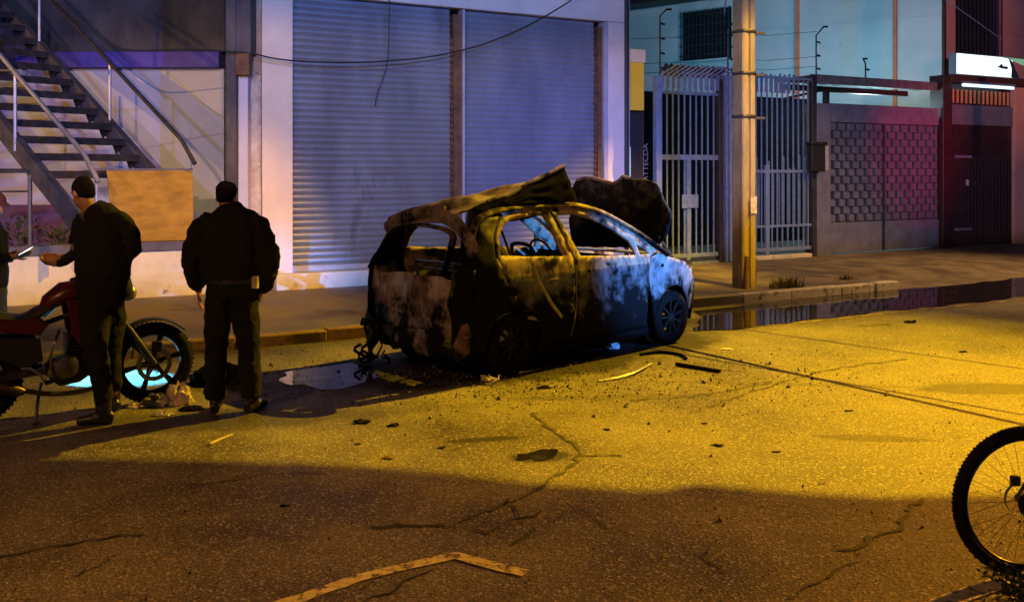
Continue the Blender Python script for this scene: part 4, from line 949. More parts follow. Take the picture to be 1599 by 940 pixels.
of = [(.40, .95, -.60), (.36, 1.08, -.57), (.385, 1.22, -.50), (.47, 1.345, -.43), (.8, 1.40, -.42), (1.2, 1.40, -.43), (1.38, 1.35, -.45), (1.5, 1.16, -.50), (1.6, .95, -.58)]
car.part("window_frame", MB().loft(spl([V((d, l, z)) for l, z, d in of], 5), (.055, .02), (1, .4, 0), 8), BF, label="ashen rear window frame")
tp = [(1.45, 1.40, -.44), (1.1, 1.50, -.42), (.75, 1.53, -.42), (.5, 1.49, -.46), (.28, 1.43, -.5), (.12, 1.33, -.53), (.06, 1.24, -.52), (.14, 1.2, -.5)]
car.part("torn_pillar", MB().loft(spl([V((d, l, z)) for l, z, d in tp], 5), (.03, .07), (1, .2, 0), 8), BF, label="bent strip of roof edge curling over the rear")
car.part("spoiler_strip", MB().loft(spl([V((-.46, 1.5, 1.36)), V((-.50, 1.2, 1.47)), V((-.46, .9, 1.53)), V((-.40, .6, 1.56))], 5), (.02, .05), (1, 0, 0), 8), BF)
# hanging and inner scrap at the rear
sc = MB(); rnd = random.Random(11)
for i in range(16):
    l = rnd.uniform(1.2, 1.66); p = V((-.68 + rnd.uniform(-.05, .1), l, rnd.uniform(.05, .5))); sc.tube(spl([p, p + V((rnd.uniform(-.06, .06), rnd.uniform(-.08, .08), -.06)), p + V((rnd.uniform(-.1, .1), rnd.uniform(-.12, .12), -rnd.uniform(.04, .14)))], 3), rnd.uniform(.006, .016), 5)
car.part("hanging_scrap", sc, BR)
# roof skin: torn free at the front of the near side and tented upwards
def ridge(d): 
    k = max(0, min(1, (d + .35) / 1.3)); return 1.60 + .10 * math.sin(k * 2.2) + .30 * max(0, (k - .38) / .62) ** 1.15
def roof(d, l):
    t = (l - .34) / (1.44 - .34); z = ridge(d) * (1 - t) + 1.50 * t + .10 * math.sin(math.pi * min(1, max(0, t))) * math.exp(-((d - .15) / .6) ** 2)
    if d < -.15: z -= (-.15 - d) ** 2 * 1.15 + .0
    z += .022 * nz(d, l, 3, 3.6) + .014 * nz(d, l, 8, 9) + .016 * math.sin(d * 13 + l * 5) * (.5 + .5 * nz(d, l, 1, 2))
    return V((d, l, z))
car.part("roof_skin", MB().sheet([(-.50, .45), (-.35, .36), (0, .33), (.5, .33), (.97, .34), (1.02, .45), (1.12, .9), (1.2, 1.44), (.5, 1.46), (-.3, 1.46), (-.52, 1.3)], [], .045, roof), BF, solid=.012, label="crumpled roof skin peeled up towards the front")
def flap(d, k):
    top = roof(d, .345); bot = V((d + .10 * k, .24, 1.595 if d > 0 else 1.57)); q = top.lerp(bot, k); q.y += .03 * nz(d, k, 4, 5); return q + V((0, -.02 * math.sin(k * 3.1), 0))
car.part("roof_flap", MB().sheet([(.02, 0), (.965, 0), (.975, .5), (.985, .95), (.5, .93), (.06, .8)], [], .06, flap), mat('pure soot', (.005, .005, .005), (.003, .003, .003), .98, 6, .3, spec=.02), solid=.012, label="black underside flap of the peeled roof")
ed_ = [roof(d, .335) + V((0, -.005, .008)) for d in [-.1 + i * .089 for i in range(13)]]
car.part("roof_edge", MB().loft(ed_, [(.016 + .010 * nz(i, 2, 0, .9), .02) for i in range(13)], (0, 1, .2), 6), BF)
# raised bonnet
def hood(l, z):
    k = (z - .98) / .86; d = 2.24 + .10 * math.sin(k * 3.1) * (1 if l < .7 else .4) + .05 * k + .035 * nz(l, z, 3, 3) + .02 * nz(l, z, 5, 8)
    return V((d, l, z))
car.part("hood", MB().sheet([(.20, 1.08), (.08, 1.22), (.05, 1.45), (.14, 1.62), (.20, 1.79), (.34, 1.835), (.55, 1.84), (.66, 1.86), (.78, 1.78), (.92, 1.80), (1.2, 1.845), (1.42, 1.82), (1.5, 1.7), (1.52, 1.3), (1.45, 1.02)], [], .05, hood), BK, solid=.03, label="raised black hood with a rusty brown top edge")
car.part("hood_edge", MB().loft([hood(l, z) + V((-.01, 0, .012)) for l, z in ((.56, 1.835), (.66, 1.86), (.74, 1.80), (.84, 1.775), (.95, 1.80), (1.1, 1.83), (1.25, 1.84), (1.4, 1.815))], (.03, .02), (1, 0, 0), 6), burnt_mat("rusty hood edge", .8, .9, 1, 1.5, seed=3))
car.part("hood_hinge", MB().tube([V((2.0, .25, 1.12)), V((2.35, .18, .99)), V((2.5, .2, .93))], .018, 6).tube([V((2.3, .16, 1.2)), V((2.52, .14, .96))], .012, 6), M['metal'])
# interior
car.part("floor_pan", MB().box(-.5, 2.65, .17, CW - .17, .17, .27).box(1.95, 2.0, .12, CW - .12, .27, .92), BK)
car.part("engine", MB().box(2.1, 2.55, .3, 1.3, .3, .78).box(2.2, 2.4, .45, .95, .78, .86).box(2.78, 2.84, .25, 1.4, .3, .72), BK, bevel=.03)
def ffn(l, z): return V((3.03 - .30 * abs((l - .83) / .83) ** 3.5 - .03 * math.cos(z * 6) + .012 * nz(l, z, 2, 5), l, z))
car.part("front_bumper", MB().sheet([(.19, .22), (1.47, .22), (1.49, .5), (1.45, .68), (1.3, .80), (.83, .84), (.38, .80), (.21, .68), (.17, .5)], [], .06, ffn), BK, solid=.02)
car.part("head_light", MB().sheet([(.19, .58), (.42, .62), (.40, .76), (.22, .82)], [], .04, lambda l, z: ffn(l, z) + V((-.0, 0, 0)) + V((.03, -.01, 0))), BN, solid=.02, label="melted pale headlight corner")
for y in (.42, 1.2):
    sf = MB(); sf.tube(spl([V((.62, y - .2, .35)), V((.55, y - .2, .8)), V((.45, y - .16, 1.12)), V((.42, y - .1, 1.2)), V((.42, y + .1, 1.2)), V((.45, y + .16, 1.12)), V((.55, y + .2, .8)), V((.62, y + .2, .35))], 4), .02, 7)
    for k in range(5): sf.tube([V((.60 - k * .03, y - .19, .5 + k * .13)), V((.60 - k * .03, y + .19, .5 + k * .13))], .007, 5)
    sf.box(.6, 1.1, y - .22, y + .22, .38, .42)
    car.part("seat_frame", sf, BK)
rs = MB().tube(spl([V((-.02, .25, .4)), V((-.12, .25, .95)), V((-.12, .32, 1.0)), V((-.12, 1.35, 1.0)), V((-.12, 1.42, .95)), V((-.02, 1.42, .4))], 4), .018, 6)
rs.tube([V((-.1, .83, .5)), V((-.12, .83, 1.0))], .015, 6).tube([V((-.12, .3, .94)), V((-.12, 1.38, .94))], .012, 6)
car.part("rear_seat_frame", rs, M['metal'])
car.part("strut", MB().tube([V((-.42, 1.18, 1.40)), V((-.40, 1.28, 1.0))], .011, 6), BK)
car.part("dashboard", MB().beam((1.78, .18, .93), (1.78, CW - .18, .93), .16, .12).beam((1.7, .2, 1.0), (1.7, CW - .2, 1.0), .05, .04), BK)
car.part("steering_wheel", MB().ring((1.5, 1.22, 1.0), (1, 0, .45), .17, .014, 28, 6).tube([V((1.5, 1.22, 1.0)), V((1.78, 1.22, .9))], .02, 6), BK)
car.part("windshield_frame", MB().loft(spl([V((2.3, .15, 1.0)), V((2.42, .5, .99)), V((2.45, .83, .99)), V((2.42, 1.2, .99)), V((2.3, 1.5, 1.0))], 4), (.05, .02), (1, 0, 0), 8), BN)
car.part("crossbar", MB().loft(spl([V((.6, .2, 1.53)), V((.6, .83, 1.42)), V((.6, 1.46, 1.53))], 5), (.05, .015), (1, 0, 0), 8).loft(spl([V((.9, 1.35, 1.5)), V((.75, 1.2, 1.2)), V((.9, 1.0, .9))], 5), (.06, .012), (1, 0, 0), 8), BK)
# burnt wheels
def wheel(th, c, y_out, r=.31, w_=.19, m=BK, spokes=7, sg_=1, rimm=None):
    """th: thing; c: (x, z) hub; y_out: outer face, sg_=+1 when the outer face looks to -y"""
    ym = y_out + sg_ * w_ / 2
    prof = [(r * .64, -.46), (r * .78, -.5), (r * .93, -.47), (r * .985, -.38), (r, -.2), (r, .2), (r * .985, .38), (r * .93, .47), (r * .78, .5), (r * .64, .46)]
    n = 48; mb = MB(); vs = []
    for i in range(n):
        a_ = 2 * math.pi * i / n
        for (q, u) in prof: vs.append((c[0] + q * math.cos(a_), ym + u * w_, c[1] + q * math.sin(a_)))
    K_ = len(prof); mb.add(vs, [(i * K_ + j, ((i + 1) % n) * K_ + j, ((i + 1) % n) * K_ + (j + 1) % K_, i * K_ + (j + 1) % K_) for i in range(n) for j in range(K_)])
    t_ = th.part("wheel", mb, m)
    rm = MB(); yo = y_out + sg_ * .03
    rm.ring((c[0], yo, c[1]), (0, 1, 0), r * .66, .012, 48, 6); rm.ring((c[0], ym, c[1]), (0, 1, 0), r * .62, .02, 48, 6, w_ * .45)
    rm.cyl((c[0], yo - sg_ * .005, c[1]), (c[0], ym, c[1]), r * .16, 16)
    for k in range(spokes):
        a_ = 2 * math.pi * k / spokes + .3; e = V((math.cos(a_), 0, math.sin(a_)))
        rm.beam(V((c[0], yo + sg_ * .012, c[1])) + e * r * .12, V((c[0], yo + sg_ * .004, c[1])) + e * r * .66, .022, .04, (0, 1, 0))
    th.part("rim", rm, rimm or M['metal'], t_)
    return t_
RIM = mat("sooty alloy", (.022, .02, .019), (.008, .007, .007), .8, 9, .2, spec=.1)
for cx_, yy, sg_ in ((0, .06, 1), (WB, .06, 1), (0, CW - .06, -1), (WB, CW - .06, -1)):
    wheel(car, (cx_, .30), yy, .30, .18, M['debris'], 9, sg_, RIM)
wl_ = MB()
for cx_ in (0, WB):
    for y in (.28, CW - .28): wl_.ring((cx_, y, .31), (0, 1, 0), .36, .01, 32, 5, .1)
car.part("wheel_liner", wl_, BK)

# ================================================================== MOTORCYCLE
rp_, fp_ = gp(-40, 664), gp(238, 628)
dv = fp_ - rp_; wb = dv.length; kk = wb / 1.30
MC = frame(rp_.x, rp_.y, math.atan2(dv.y, dv.x))
mo = Thing("motorcycle", "red and black motorcycle parked in front of the low wall", "motorcycle", (0, 0, 0), MC)
def mwheel(cx_, r, tw, nm="wheel"):
    tm = MB(); tm.ring((cx_, 0, r), (0, 1, 0), r - tw / 2, tw * .5, 56, 12, tw * .55)
    for i in range(56):
        a_ = 2 * math.pi * i / 56; e = V((math.cos(a_), 0, math.sin(a_))); c_ = V((cx_, 0, r)) + e * (r - .004)
        tm.beam(c_ + V((0, -tw * .3, 0)), c_ + V((0, tw * .3, 0)), .012, .014, e)
    t_ = mo.part(nm, tm, M['tyre'])
    rm = MB(); rm.ring((cx_, 0, r), (0, 1, 0), r - tw * .95, .014, 56, 8, .045)
    rm.cyl((cx_, -.06, r), (cx_, .06, r), .045, 16)
    for k in range(6):
        a_ = R(60 * k + 12); e = V((math.cos(a_), 0, math.sin(a_))); p_ = V((cx_, 0, r))
        rm.loft([p_ + e * .03, p_ + e * .12, p_ + e * (r - tw * 1.05)], [(.03, .018), (.016, .014), (.026, .015)], (-e.z, 0, e.x), 8)
    mo.part("rim", rm, M['alloy'], t_)
    dc = MB(); dr = .14
    dc.ring((cx_, -.075, r), (0, 1, 0), dr - .02, .003, 40, 6, .003)
    nh = 36; vs = []; 
    for i in range(nh):
        a_ = 2 * math.pi * i / nh
        for q, yy in ((dr + .004 * (i % 2), -.077), (dr - .035, -.077), (dr - .035, -.072), (dr + .004 * (i % 2), -.072)): vs.append((cx_ + q * math.cos(a_), yy, r + q * math.sin(a_)))
    dc.add(vs, [(i * 4 + j, ((i + 1) % nh) * 4 + j, ((i + 1) % nh) * 4 + (j + 1) % 4, i * 4 + (j + 1) % 4) for i in range(nh) for j in range(4)])
    for k in range(6):
        a_ = R(60 * k); e = V((math.cos(a_), 0, math.sin(a_))); dc.beam(V((cx_, -.074, r)) + e * .04, V((cx_, -.074, r)) + e * (dr - .03), .006, .015, (0, 1, 0))
    mo.part("brake_disc", dc, M['metal'], t_)
WR = .335
mwheel(wb, WR, .10); mwheel(0, WR, .125)
fk = V((wb, 0, WR)); hd = V((wb - .42 * kk, 0, .98))
for y in (-.09, .09):
    q = V((0, y, 0)); mo.part("fork", MB().cyl(fk + q, fk.lerp(hd, .5) + q, .027, 12).cyl(fk.lerp(hd, .45) + q, hd + q, .02, 12), mat('dark fork metal', (.10, .10, .10), (.05, .05, .05), .4, 8, .05, metal=.7))
mo.part("caliper", MB().box(wb - .02, wb + .06, -.1, -.06, WR + .1, WR + .19), M['plastic'], bevel=.008)
def L2(x, z): return V((x * kk, 0, z))
mg = MB(); n = 14
pts = [fk + V((math.cos(R(a_)) * (WR + .03), 0, math.sin(R(a_)) * (WR + .03))) for a_ in [45 + i * 115 / n for i in range(n + 1)]]
mg.loft(pts, (.075, .012), (0, 1, 0), 8); mo.part("front_mudguard", mg, M['plastic'])
tk = MB()
for i in range(1): tk.loft([V((.46 * kk, 0, .80)), V((.52 * kk, 0, .90)), V((.62 * kk, 0, .965)), V((.76 * kk, 0, .97)), V((.86 * kk, 0, .9)), V((.92 * kk, 0, .8))], [.04, (.11, .07), (.15, .09), (.16, .10), (.13, .11), (.05, .06)], (0, 1, 0), 16)
mo.part("tank", tk, M['red'])
sm = MB(); sm.loft(spl([V((-.28 * kk, 0, .93)), V((-.05 * kk, 0, .88)), V((.18 * kk, 0, .81)), V((.36 * kk, 0, .80)), V((.50 * kk, 0, .86))], 4), [(.09 + .05 * min(1, i / 8), .035 + .01 * math.sin(i)) for i in range(17)], (0, 1, 0), 12)
mo.part("seat", sm, M['seat'])
for y in (-1, 1):
    sp_ = MB().prism([(-.36, .90), (-.1, .80), (.2, .70), (.44, .66), (.50, .74), (.42, .80), (.15, .80), (-.1, .86)], lambda u, v, d: V((u * kk, y * (.115 + d), v)), .02)
    mo.part("tail_panel", sp_, M['red'], bevel=.008)
    sd = MB().prism([(.02, .68), (.44, .64), (.46, .46), (.30, .42), (.12, .52)], lambda u, v, d: V((u * kk, y * (.11 + d), v)), .02)
    mo.part("side_panel", sd, M['plastic'], bevel=.008)
    fg = MB().prism([(.62, .92), (.86, .90), (1.02, .98), (1.0, .80), (.90, .62), (.74, .52), (.66, .66)], lambda u, v, d: V((u * kk, y * (.15 + d - .05 * max(0, u - .8) / .2), v)), .02)
    mo.part("fairing", fg, M['red'] if y < 0 else M['red'], bevel=.008)
mo.part("front_fairing", MB().loft([V((.84 * kk, 0, 1.02)), V((.93 * kk, 0, 1.05)), V((1.04 * kk, 0, 1.0)), V((1.10 * kk, 0, .9))], [(.10, .05), (.14, .1), (.12, .12), (.06, .07)], (0, 1, 0), 14), M['plastic'])
mo.part("headlight", MB().ball((1.10 * kk, 0, .93), (.05, .08, .07), (0, 1, 0)), M['chrome'])
mo.part("windscreen", MB().loft([V((1.0 * kk, 0, 1.06)), V((.95 * kk, 0, 1.14)), V((.9 * kk, 0, 1.2))], [(.1, .006), (.08, .005), (.05, .004)], (0, 1, 0), 12), M['plastic'])
hb = MB().tube(spl([V((.76 * kk, -.37, 1.03)), V((.82 * kk, -.22, 1.06)), V((.86 * kk, 0, 1.04)), V((.82 * kk, .22, 1.06)), V((.76 * kk, .37, 1.03))], 4), .012, 8)
hbo = mo.part("handlebar", hb, M['metal'])
for y in (-1, 1):
    mo.part("grip", MB().cyl((.775 * kk, y * .27, 1.045), (.75 * kk, y * .41, 1.02), .019, 12), M['black'], hbo)
    mo.part("mirror", MB().tube([V((.82 * kk, y * .25, 1.06)), V((.88 * kk, y * .33, 1.22))], .006, 6).ball((.88 * kk, y * .35, 1.25), (.06, .015, .035), (0, 1, 0)), M['plastic'], hbo)
en = MB(); en.loft([V((.52 * kk, 0, .30)), V((.56 * kk, 0, .34)), V((.72 * kk, 0, .36)), V((.82 * kk, 0, .38))], [(.12, .10), (.15, .12), (.14, .12), (.09, .08)], (0, 1, 0), 14)
en.loft([V((.70 * kk, 0, .42)), V((.76 * kk, 0, .66))], [(.08, .08), (.08, .08)], (0, 1, 0), 12)
for k in range(7): z = .46 + k * .028; en.box(.63 * kk, .85 * kk, -.1, .1, z, z + .008)
mo.part("engine", en, M['plastic'])
mo.part("clutch_cover", MB().cyl((.62 * kk, -.12, .40), (.62 * kk, -.175, .40), .095, 24, .085), M['metal'])
mo.part("exhaust", MB().tube(spl([V((.84 * kk, -.06, .56)), V((.93 * kk, -.10, .42)), V((.84 * kk, -.14, .22)), V((.55 * kk, -.16, .20)), V((.30 * kk, -.17, .26))], 5), .02, 10).loft([V((.32 * kk, -.18, .25)), V((.26 * kk, -.18, .27)), V((-.22 * kk, -.19, .44)), V((-.25 * kk, -.19, .45))], [.03, (.05, .045), (.05, .045), .035], (0, 1, 0), 16), mat("dark bronze exhaust", (.16, .12, .07), (.08, .06, .04), .35, 6, .05, metal=.8))
mo.part("frame", MB().tube([hd, V((.70 * kk, 0, .80)), V((.38 * kk, 0, .70)), V((-.25 * kk, 0, .82))], .022, 8).tube([hd, V((.80 * kk, 0, .35)), V((.50 * kk, 0, .26)), V((.40 * kk, 0, .45)), V((.38 * kk, 0, .7))], .022, 8), M['steel'])
for y in (-.09, .09): mo.part("swingarm", MB().beam((0, y, WR), (.48 * kk, y, .38), .03, .05), M['steel'])
mo.part("shock", MB().tube([V((.30 * kk, 0, .45)), V((.40 * kk, 0, .68))], .03, 8), M['metal'])
mo.part("kickstand", MB().tube([V((.46 * kk, -.02, .27)), V((.42 * kk, -.12, .14)), V((.40 * kk, -.2, .012))], .013, 7).box(.37 * kk, .43 * kk, -.23, -.18, 0, .012), M['steel'])
mo.part("footpeg", MB().cyl((.46 * kk, -.12, .34), (.46 * kk, -.23, .34), .014, 8).tube([V((.46 * kk, -.14, .34)), V((.36 * kk, -.15, .42)), V((.30 * kk, -.15, .42))], .009, 6), M['chrome'])
mo.part("crash_bar", MB().tube(spl([V((.58 * kk, -.06, .68)), V((.54 * kk, -.17, .62)), V((.50 * kk, -.19, .48)), V((.52 * kk, -.12, .34))], 4), .011, 6), M['metal'])
mo.part("rear_mudguard", MB().loft([V((-.25 * kk, 0, .80)), V((-.42 * kk, 0, .66)), V((-.46 * kk, 0, .5))], [(.07, .01), (.08, .01), (.07, .01)], (0, 1, 0), 8), M['plastic'])

# ================================================================== PEOPLE
def hand(mb, wr, fw, nrm, thumb, curl=.6, sc_=1.0):
    """wr wrist point, fw finger direction, nrm back-of-hand normal, thumb: +-1 side"""
    fw = V(fw).normalized(); nrm = V(nrm); nrm = (nrm - fw * nrm.dot(fw)).normalized(); sd = fw.cross(nrm) * thumb
    mb.loft([wr - fw * .03, wr, wr + fw * .03 * sc_, wr + fw * .088 * sc_], [(.026, .02), (.028, .02), (.038, .016), (.040, .013)], sd, 12)
    for i, ln_ in enumerate((.070, .078, .073, .058)):
        b_ = wr + fw * .082 * sc_ + sd * (.030 - .020 * i) * sc_; d = fw.copy(); p = [b_]; c_ = 0
        for j, q in enumerate((.42, .32, .26)):
            c_ += curl * (.5 + .3 * j); d = (fw * math.cos(c_) - nrm * math.sin(c_)).normalized(); p.append(p[-1] + d * ln_ * q)
        mb.loft(p, [.0095, .009, .008, .0065], sd, 8)
    b_ = wr + fw * .02 + sd * .030; p = [b_, b_ + (fw * .6 + sd * .7 - nrm * .2).normalized() * .035, b_ + (fw * .6 + sd * .7 - nrm * .2).normalized() * .035 + (fw * .9 + sd * .15 - nrm * .35).normalized() * .035]
    mb.loft(p, [.0125, .0105, .008], nrm, 8)
def headm(mb, c, fwd, up=(0, 0, 1), s_=1.0):
    f = V(fwd).normalized(); u = V(up); u = (u - f * u.dot(f)).normalized(); r_ = f.cross(u)
    mb.ball(c + u * .022 * s_ - f * .012, (.074 * s_, .094 * s_, .098 * s_), r_, u, 16, 9)
    mb.ball(c - u * .045 * s_ + f * .022, (.056 * s_, .066 * s_, .070 * s_), r_, u, 14, 7)
    mb.loft([c + f * .082 * s_ + u * .012, c + f * .096 * s_ - u * .012, c + f * .108 * s_ - u * .030, c + f * .085 * s_ - u * .038], [.009, .012, .015, .010], r_, 8)
    mb.loft([c + f * .078 * s_ - r_ * .022 - u * .062, c + f * .088 * s_ - u * .062, c + f * .078 * s_ + r_ * .022 - u * .062], [.006, .010, .006], u, 8)
    for k in (-1, 1):
        mb.ball(c + r_ * k * .076 * s_ - f * .005 - u * .008, (.010, .022, .032), r_, u, 8, 5)
        mb.ball(c + f * .074 * s_ + r_ * k * .03 + u * .022, (.022, .012, .008), r_, u, 8, 5)
    return f, u, r_
def hairm(c, f, u, r_, s_=1.0):
    mb = MB(); mb.ball(c + u * .032 * s_ - f * .022, (.081 * s_, .096 * s_, .100 * s_), r_, u, 18, 10)
    mb.loft([c - f * .08 * s_ + u * .02, c - f * .075 * s_ - u * .03, c - f * .06 * s_ - u * .055], [(.062, .03), (.058, .026), (.05, .015)], r_, 12)
    return mb
def person(label, base, body, parts):
    t = Thing("person", label, "person", base)
    o = t.part("body", body, M['skin']); rmod(o, .0075, 0, smooth=1)
    for nm, mb, m, vox, wr_ in parts:
        o = t.part(nm, mb, m)
        if vox: rmod(o, vox, wr_)
    return t
def bootm(mb, an, toe, h=.22):
    an = V((an[0], an[1], 0)); d = V((toe[0], toe[1], 0)).normalized(); s_ = V((-d.y, d.x, 0))
    mb.loft([an + V((0, 0, h)), an + V((0, 0, .10)), an + V((0, 0, .05)) - d * .01], [(.06, .065), (.052, .06), (.045, .055)], s_, 12)
    mb.loft([an - d * .075 + V((0, 0, .045)), an + V((0, 0, .055)), an + d * .10 + V((0, 0, .045)), an + d * .19 + V((0, 0, .035))], [(.036, .044), (.044, .054), (.050, .044), (.034, .032)], s_, 12)
    return an
# officer seen from behind
Y0 = 7.72
def P2(x, y, d=0): return at(x, y, Y0 + d)
b2_ = MB(); hc_ = P2(354, 309, .06)
f_, u_, r_ = headm(b2_, hc_, (.08, 1, -.35))
b2_.loft([hc_ - V((0, 0.02, .04)), P2(356, 330, .0), P2(358, 350, 0)], [.055, .06, .09], (1, 0, 0))
b2_.loft([P2(358, 345), P2(360, 380), P2(362, 430), P2(362, 462)], [(.16, .09), (.17, .11), (.15, .10), (.15, .09)], (1, 0, 0))
legL = [P2(345, 455), P2(338, 545, .02), P2(337, 632, 0)]; legR = [P2(380, 455), P2(388, 545, .05), P2(394, 630, .02)]
for l in (legL, legR): b2_.loft(l, [.08, .055, .045], (1, 0, 0))
aL = [P2(324, 346), P2(304, 402, -.02), P2(311, 455, .06)]; aR = [P2(398, 346), P2(420, 404, .0), P2(409, 455, .12)]
for l in (aL, aR): b2_.loft(l, [.05, .042, .03], (1, 0, 0))
hand(b2_, P2(311, 455, .06), (0, .15, -1), (-1, -.3, 0), -1, .35); hand(b2_, P2(409, 455, .12), (-.3, .3, -1), (1, -.3, 0), 1, .7)
jk = MB()
jk.loft([P2(362, 447), P2(362, 440), P2(361, 428), P2(361, 405), P2(361, 375), P2(361, 352), P2(360, 338), P2(358, 326), P2(356, 320)],
        [(.185, .125), (.215, .15), (.232, .165), (.235, .165), (.252, .165), (.255, .15), (.215, .13), (.12, .10), (.085, .085)], (1, 0, 0), 20)
jk.loft([P2(330, 340), P2(316, 352, 0), P2(307, 375, -.01), P2(301, 400, -.02), P2(302, 424, .0), P2(308, 446, .05), P2(310, 452, .055)], [.07, .088, .088, .085, .075, .062, .045], (1, 0, 0))
jk.loft([P2(388, 340), P2(403, 352, 0), P2(413, 376, .0), P2(421, 402, .0), P2(421, 426, .04), P2(413, 448, .10), P2(410, 454, .11)], [.07, .088, .09, .09, .078, .065, .045], (1, 0, 0))
tz = MB()
tz.loft([P2(362, 425), P2(362, 445), P2(362, 466)], [(.19, .14), (.205, .145), (.19, .13)], (1, 0, 0), 18)
tz.loft([P2(345, 455), P2(341, 490), P2(338, 545, .02), P2(336, 590, 0), P2(337, 622, 0)], [(.115, .125), (.108, .118), (.09, .1), (.088, .095), (.078, .085)], (1, 0, 0))
tz.loft([P2(380, 455), P2(384, 490), P2(389, 545, .05), P2(391, 590, .03), P2(394, 620, .02)], [(.115, .125), (.108, .118), (.09, .1), (.086, .095), (.078, .085)], (1, 0, 0))
bt = MB(); bootm(bt, legL[2], (-.25, 1)); btb = MB(); bootm(btb, legR[2], (.3, 1))
bl_ = MB().loft([P2(362, 434), P2(362, 441)], [(.222, .158), (.222, .158)], (1, 0, 0), 24)
cpn = MB(); cpn.loft([hc_ + u_ * .045 - f_ * .01, hc_ + u_ * .075 - f_ * .012, hc_ + u_ * .118 - f_ * .012], [(.086, .105), (.086, .104), (.06, .07)], r_, 18)
person("officer in a black bulky jacket and dark trousers standing with his back to the viewer", (legL[2].x + .15, Y0, 0), b2_,
       [("jacket", jk, M['jacket'], .012, .045), ("trousers", tz, M['trouser'], .012, .035), ("boot", bt, M['boot'], .01, 0), ("boot", btb, M['boot'], .01, 0), ("hair", hairm(hc_, f_, u_, r_), M['hair'], .008, .006),
        ("belt", bl_, M['boot'], 0, 0), ("cap", cpn, M['jacket'], .008, 0), ("radio", MB().box(P2(404, 440).x, P2(412, 440).x, Y0 - .2, Y0 - .14, P2(0, 446).z, P2(0, 428).z), M['label'], 0, 0)])
# officer beside the motorcycle, facing left
Y0 = 7.5
b1_ = MB(); hc_ = P2(129, 302, .05)
f_, u_, r_ = headm(b1_, hc_, (-.85, .45, -.28))
b1_.loft([hc_ + V((.015, 0, -.04)), P2(140, 328, 0), P2(148, 345, 0)], [.055, .06, .09], (1, 0, 0))
b1_.loft([P2(152, 345), P2(158, 385), P2(158, 440), P2(158, 465)], [(.14, .09), (.15, .1), (.13, .1), (.13, .09)], (1, 0, 0))
l1 = [P2(150, 465, -.05), P2(150, 555, -.14), P2(162, 648, -.14)]; l2 = [P2(172, 465, .08), P2(172, 550, .12), P2(177, 622, .28)]
for l in (l1, l2): b1_.loft(l, [.08, .055, .045], (1, 0, 0))
a1 = [P2(126, 348, .08), P2(119, 398, .04), P2(84, 412, .02)]; a2 = [P2(194, 350, -.08), P2(210, 392, -.10), P2(150, 412, -.16), P2(92, 408, -.1)]
b1_.loft(a1, [.045, .04, .028], (0, 1, 0)); b1_.loft([a2[0], a2[1]], [.045, .04], (0, 1, 0)); b1_.loft([a2[1], P2(170, 408, .12)], [.04, .03], (0, 1, 0))
hand(b1_, P2(86, 412, .02), (-1, .2, .12), (.1, -.6, -.8), -1, .45)
b1_.loft([P2(118, 400, .15), P2(92, 404, .14)], [.035, .028], (0, 1, 0)); hand(b1_, P2(94, 403, .13), (-1, -.1, .05), (.1, .8, -.3), 1, .5)
sh1 = MB()
sh1.loft([P2(158, 462), P2(158, 450), P2(160, 430), P2(162, 400), P2(163, 370), P2(161, 350), P2(154, 334), P2(144, 322)], [(.15, .12), (.195, .15), (.20, .155), (.215, .16), (.235, .165), (.215, .15), (.13, .11), (.07, .075)], (1, 0, -.1), 20)
sh1.loft([P2(134, 340, .06), P2(127, 352, .07), P2(122, 375, .06), P2(119, 384, .05)], [.06, .072, .064, .055], (0, 1, 0))
sh1.loft([P2(183, 338, -.04), P2(196, 350, -.07), P2(206, 372, -.09), P2(211, 390, -.10), P2(198, 402, -.04)], [.065, .075, .068, .06, .045], (0, 1, 0))
vs1 = MB(); vs1.loft([P2(160, 430), P2(163, 400), P2(165, 365), P2(163, 345)], [(.208, .165), (.225, .17), (.24, .172), (.20, .15)], (1, 0, -.1), 20)
fa = MB().loft([P2(119, 396, .045), P2(100, 408, .03), P2(88, 412, .022)], [.047, .040, .032], (0, 1, 0)).loft([P2(121, 386, .05), P2(118, 402, .04)], [.05, .048], (0, 1, 0))
tz1 = MB(); tz1.loft([P2(158, 440), P2(159, 462), P2(160, 480)], [(.18, .14), (.195, .15), (.17, .13)], (1, 0, 0), 18)
tz1.loft([P2(148, 470, -.05), P2(147, 510, -.09), P2(150, 550, -.13), P2(160, 595, -.14), P2(163, 628, -.14)], [(.115, .125), (.11, .12), (.088, .1), (.075, .085), (.066, .075)], (1, 0, 0))
tz1.loft([P2(172, 470, .07), P2(174, 510, .1), P2(172, 550, .12), P2(175, 585, .2), P2(177, 606, .27)], [(.115, .125), (.108, .12), (.085, .1), (.072, .085), (.064, .075)], (1, 0, 0))
bt1 = MB(); bootm(bt1, l1[2], (-1, -.25), .26); bt1b = MB(); bootm(bt1b, l2[2], (-.7, .6), .26)
person("officer in dark blue uniform beside the motorcycle, hands held in front", (l1[2].x, l1[2].y, 0), b1_,
       [("shirt", sh1, M['shirt'], .012, .03), ("vest", vs1, M['shirt'], .012, .02), ("sleeve", fa, M['shirt'], .01, .01), ("trousers", tz1, M['trouser'], .012, .035), ("boot", bt1, M['boot'], .01, 0), ("boot", bt1b, M['boot'], .01, 0),
        ("hair", hairm(hc_, f_, u_, r_), M['hair'], .008, .006), ("arm_patch", MB().loft([P2(119, 381, -.005), P2(117, 391, -.01)], [(.03, .05), (.03, .05)], (1, 0, 0), 10), M['patch'], 0, 0)])
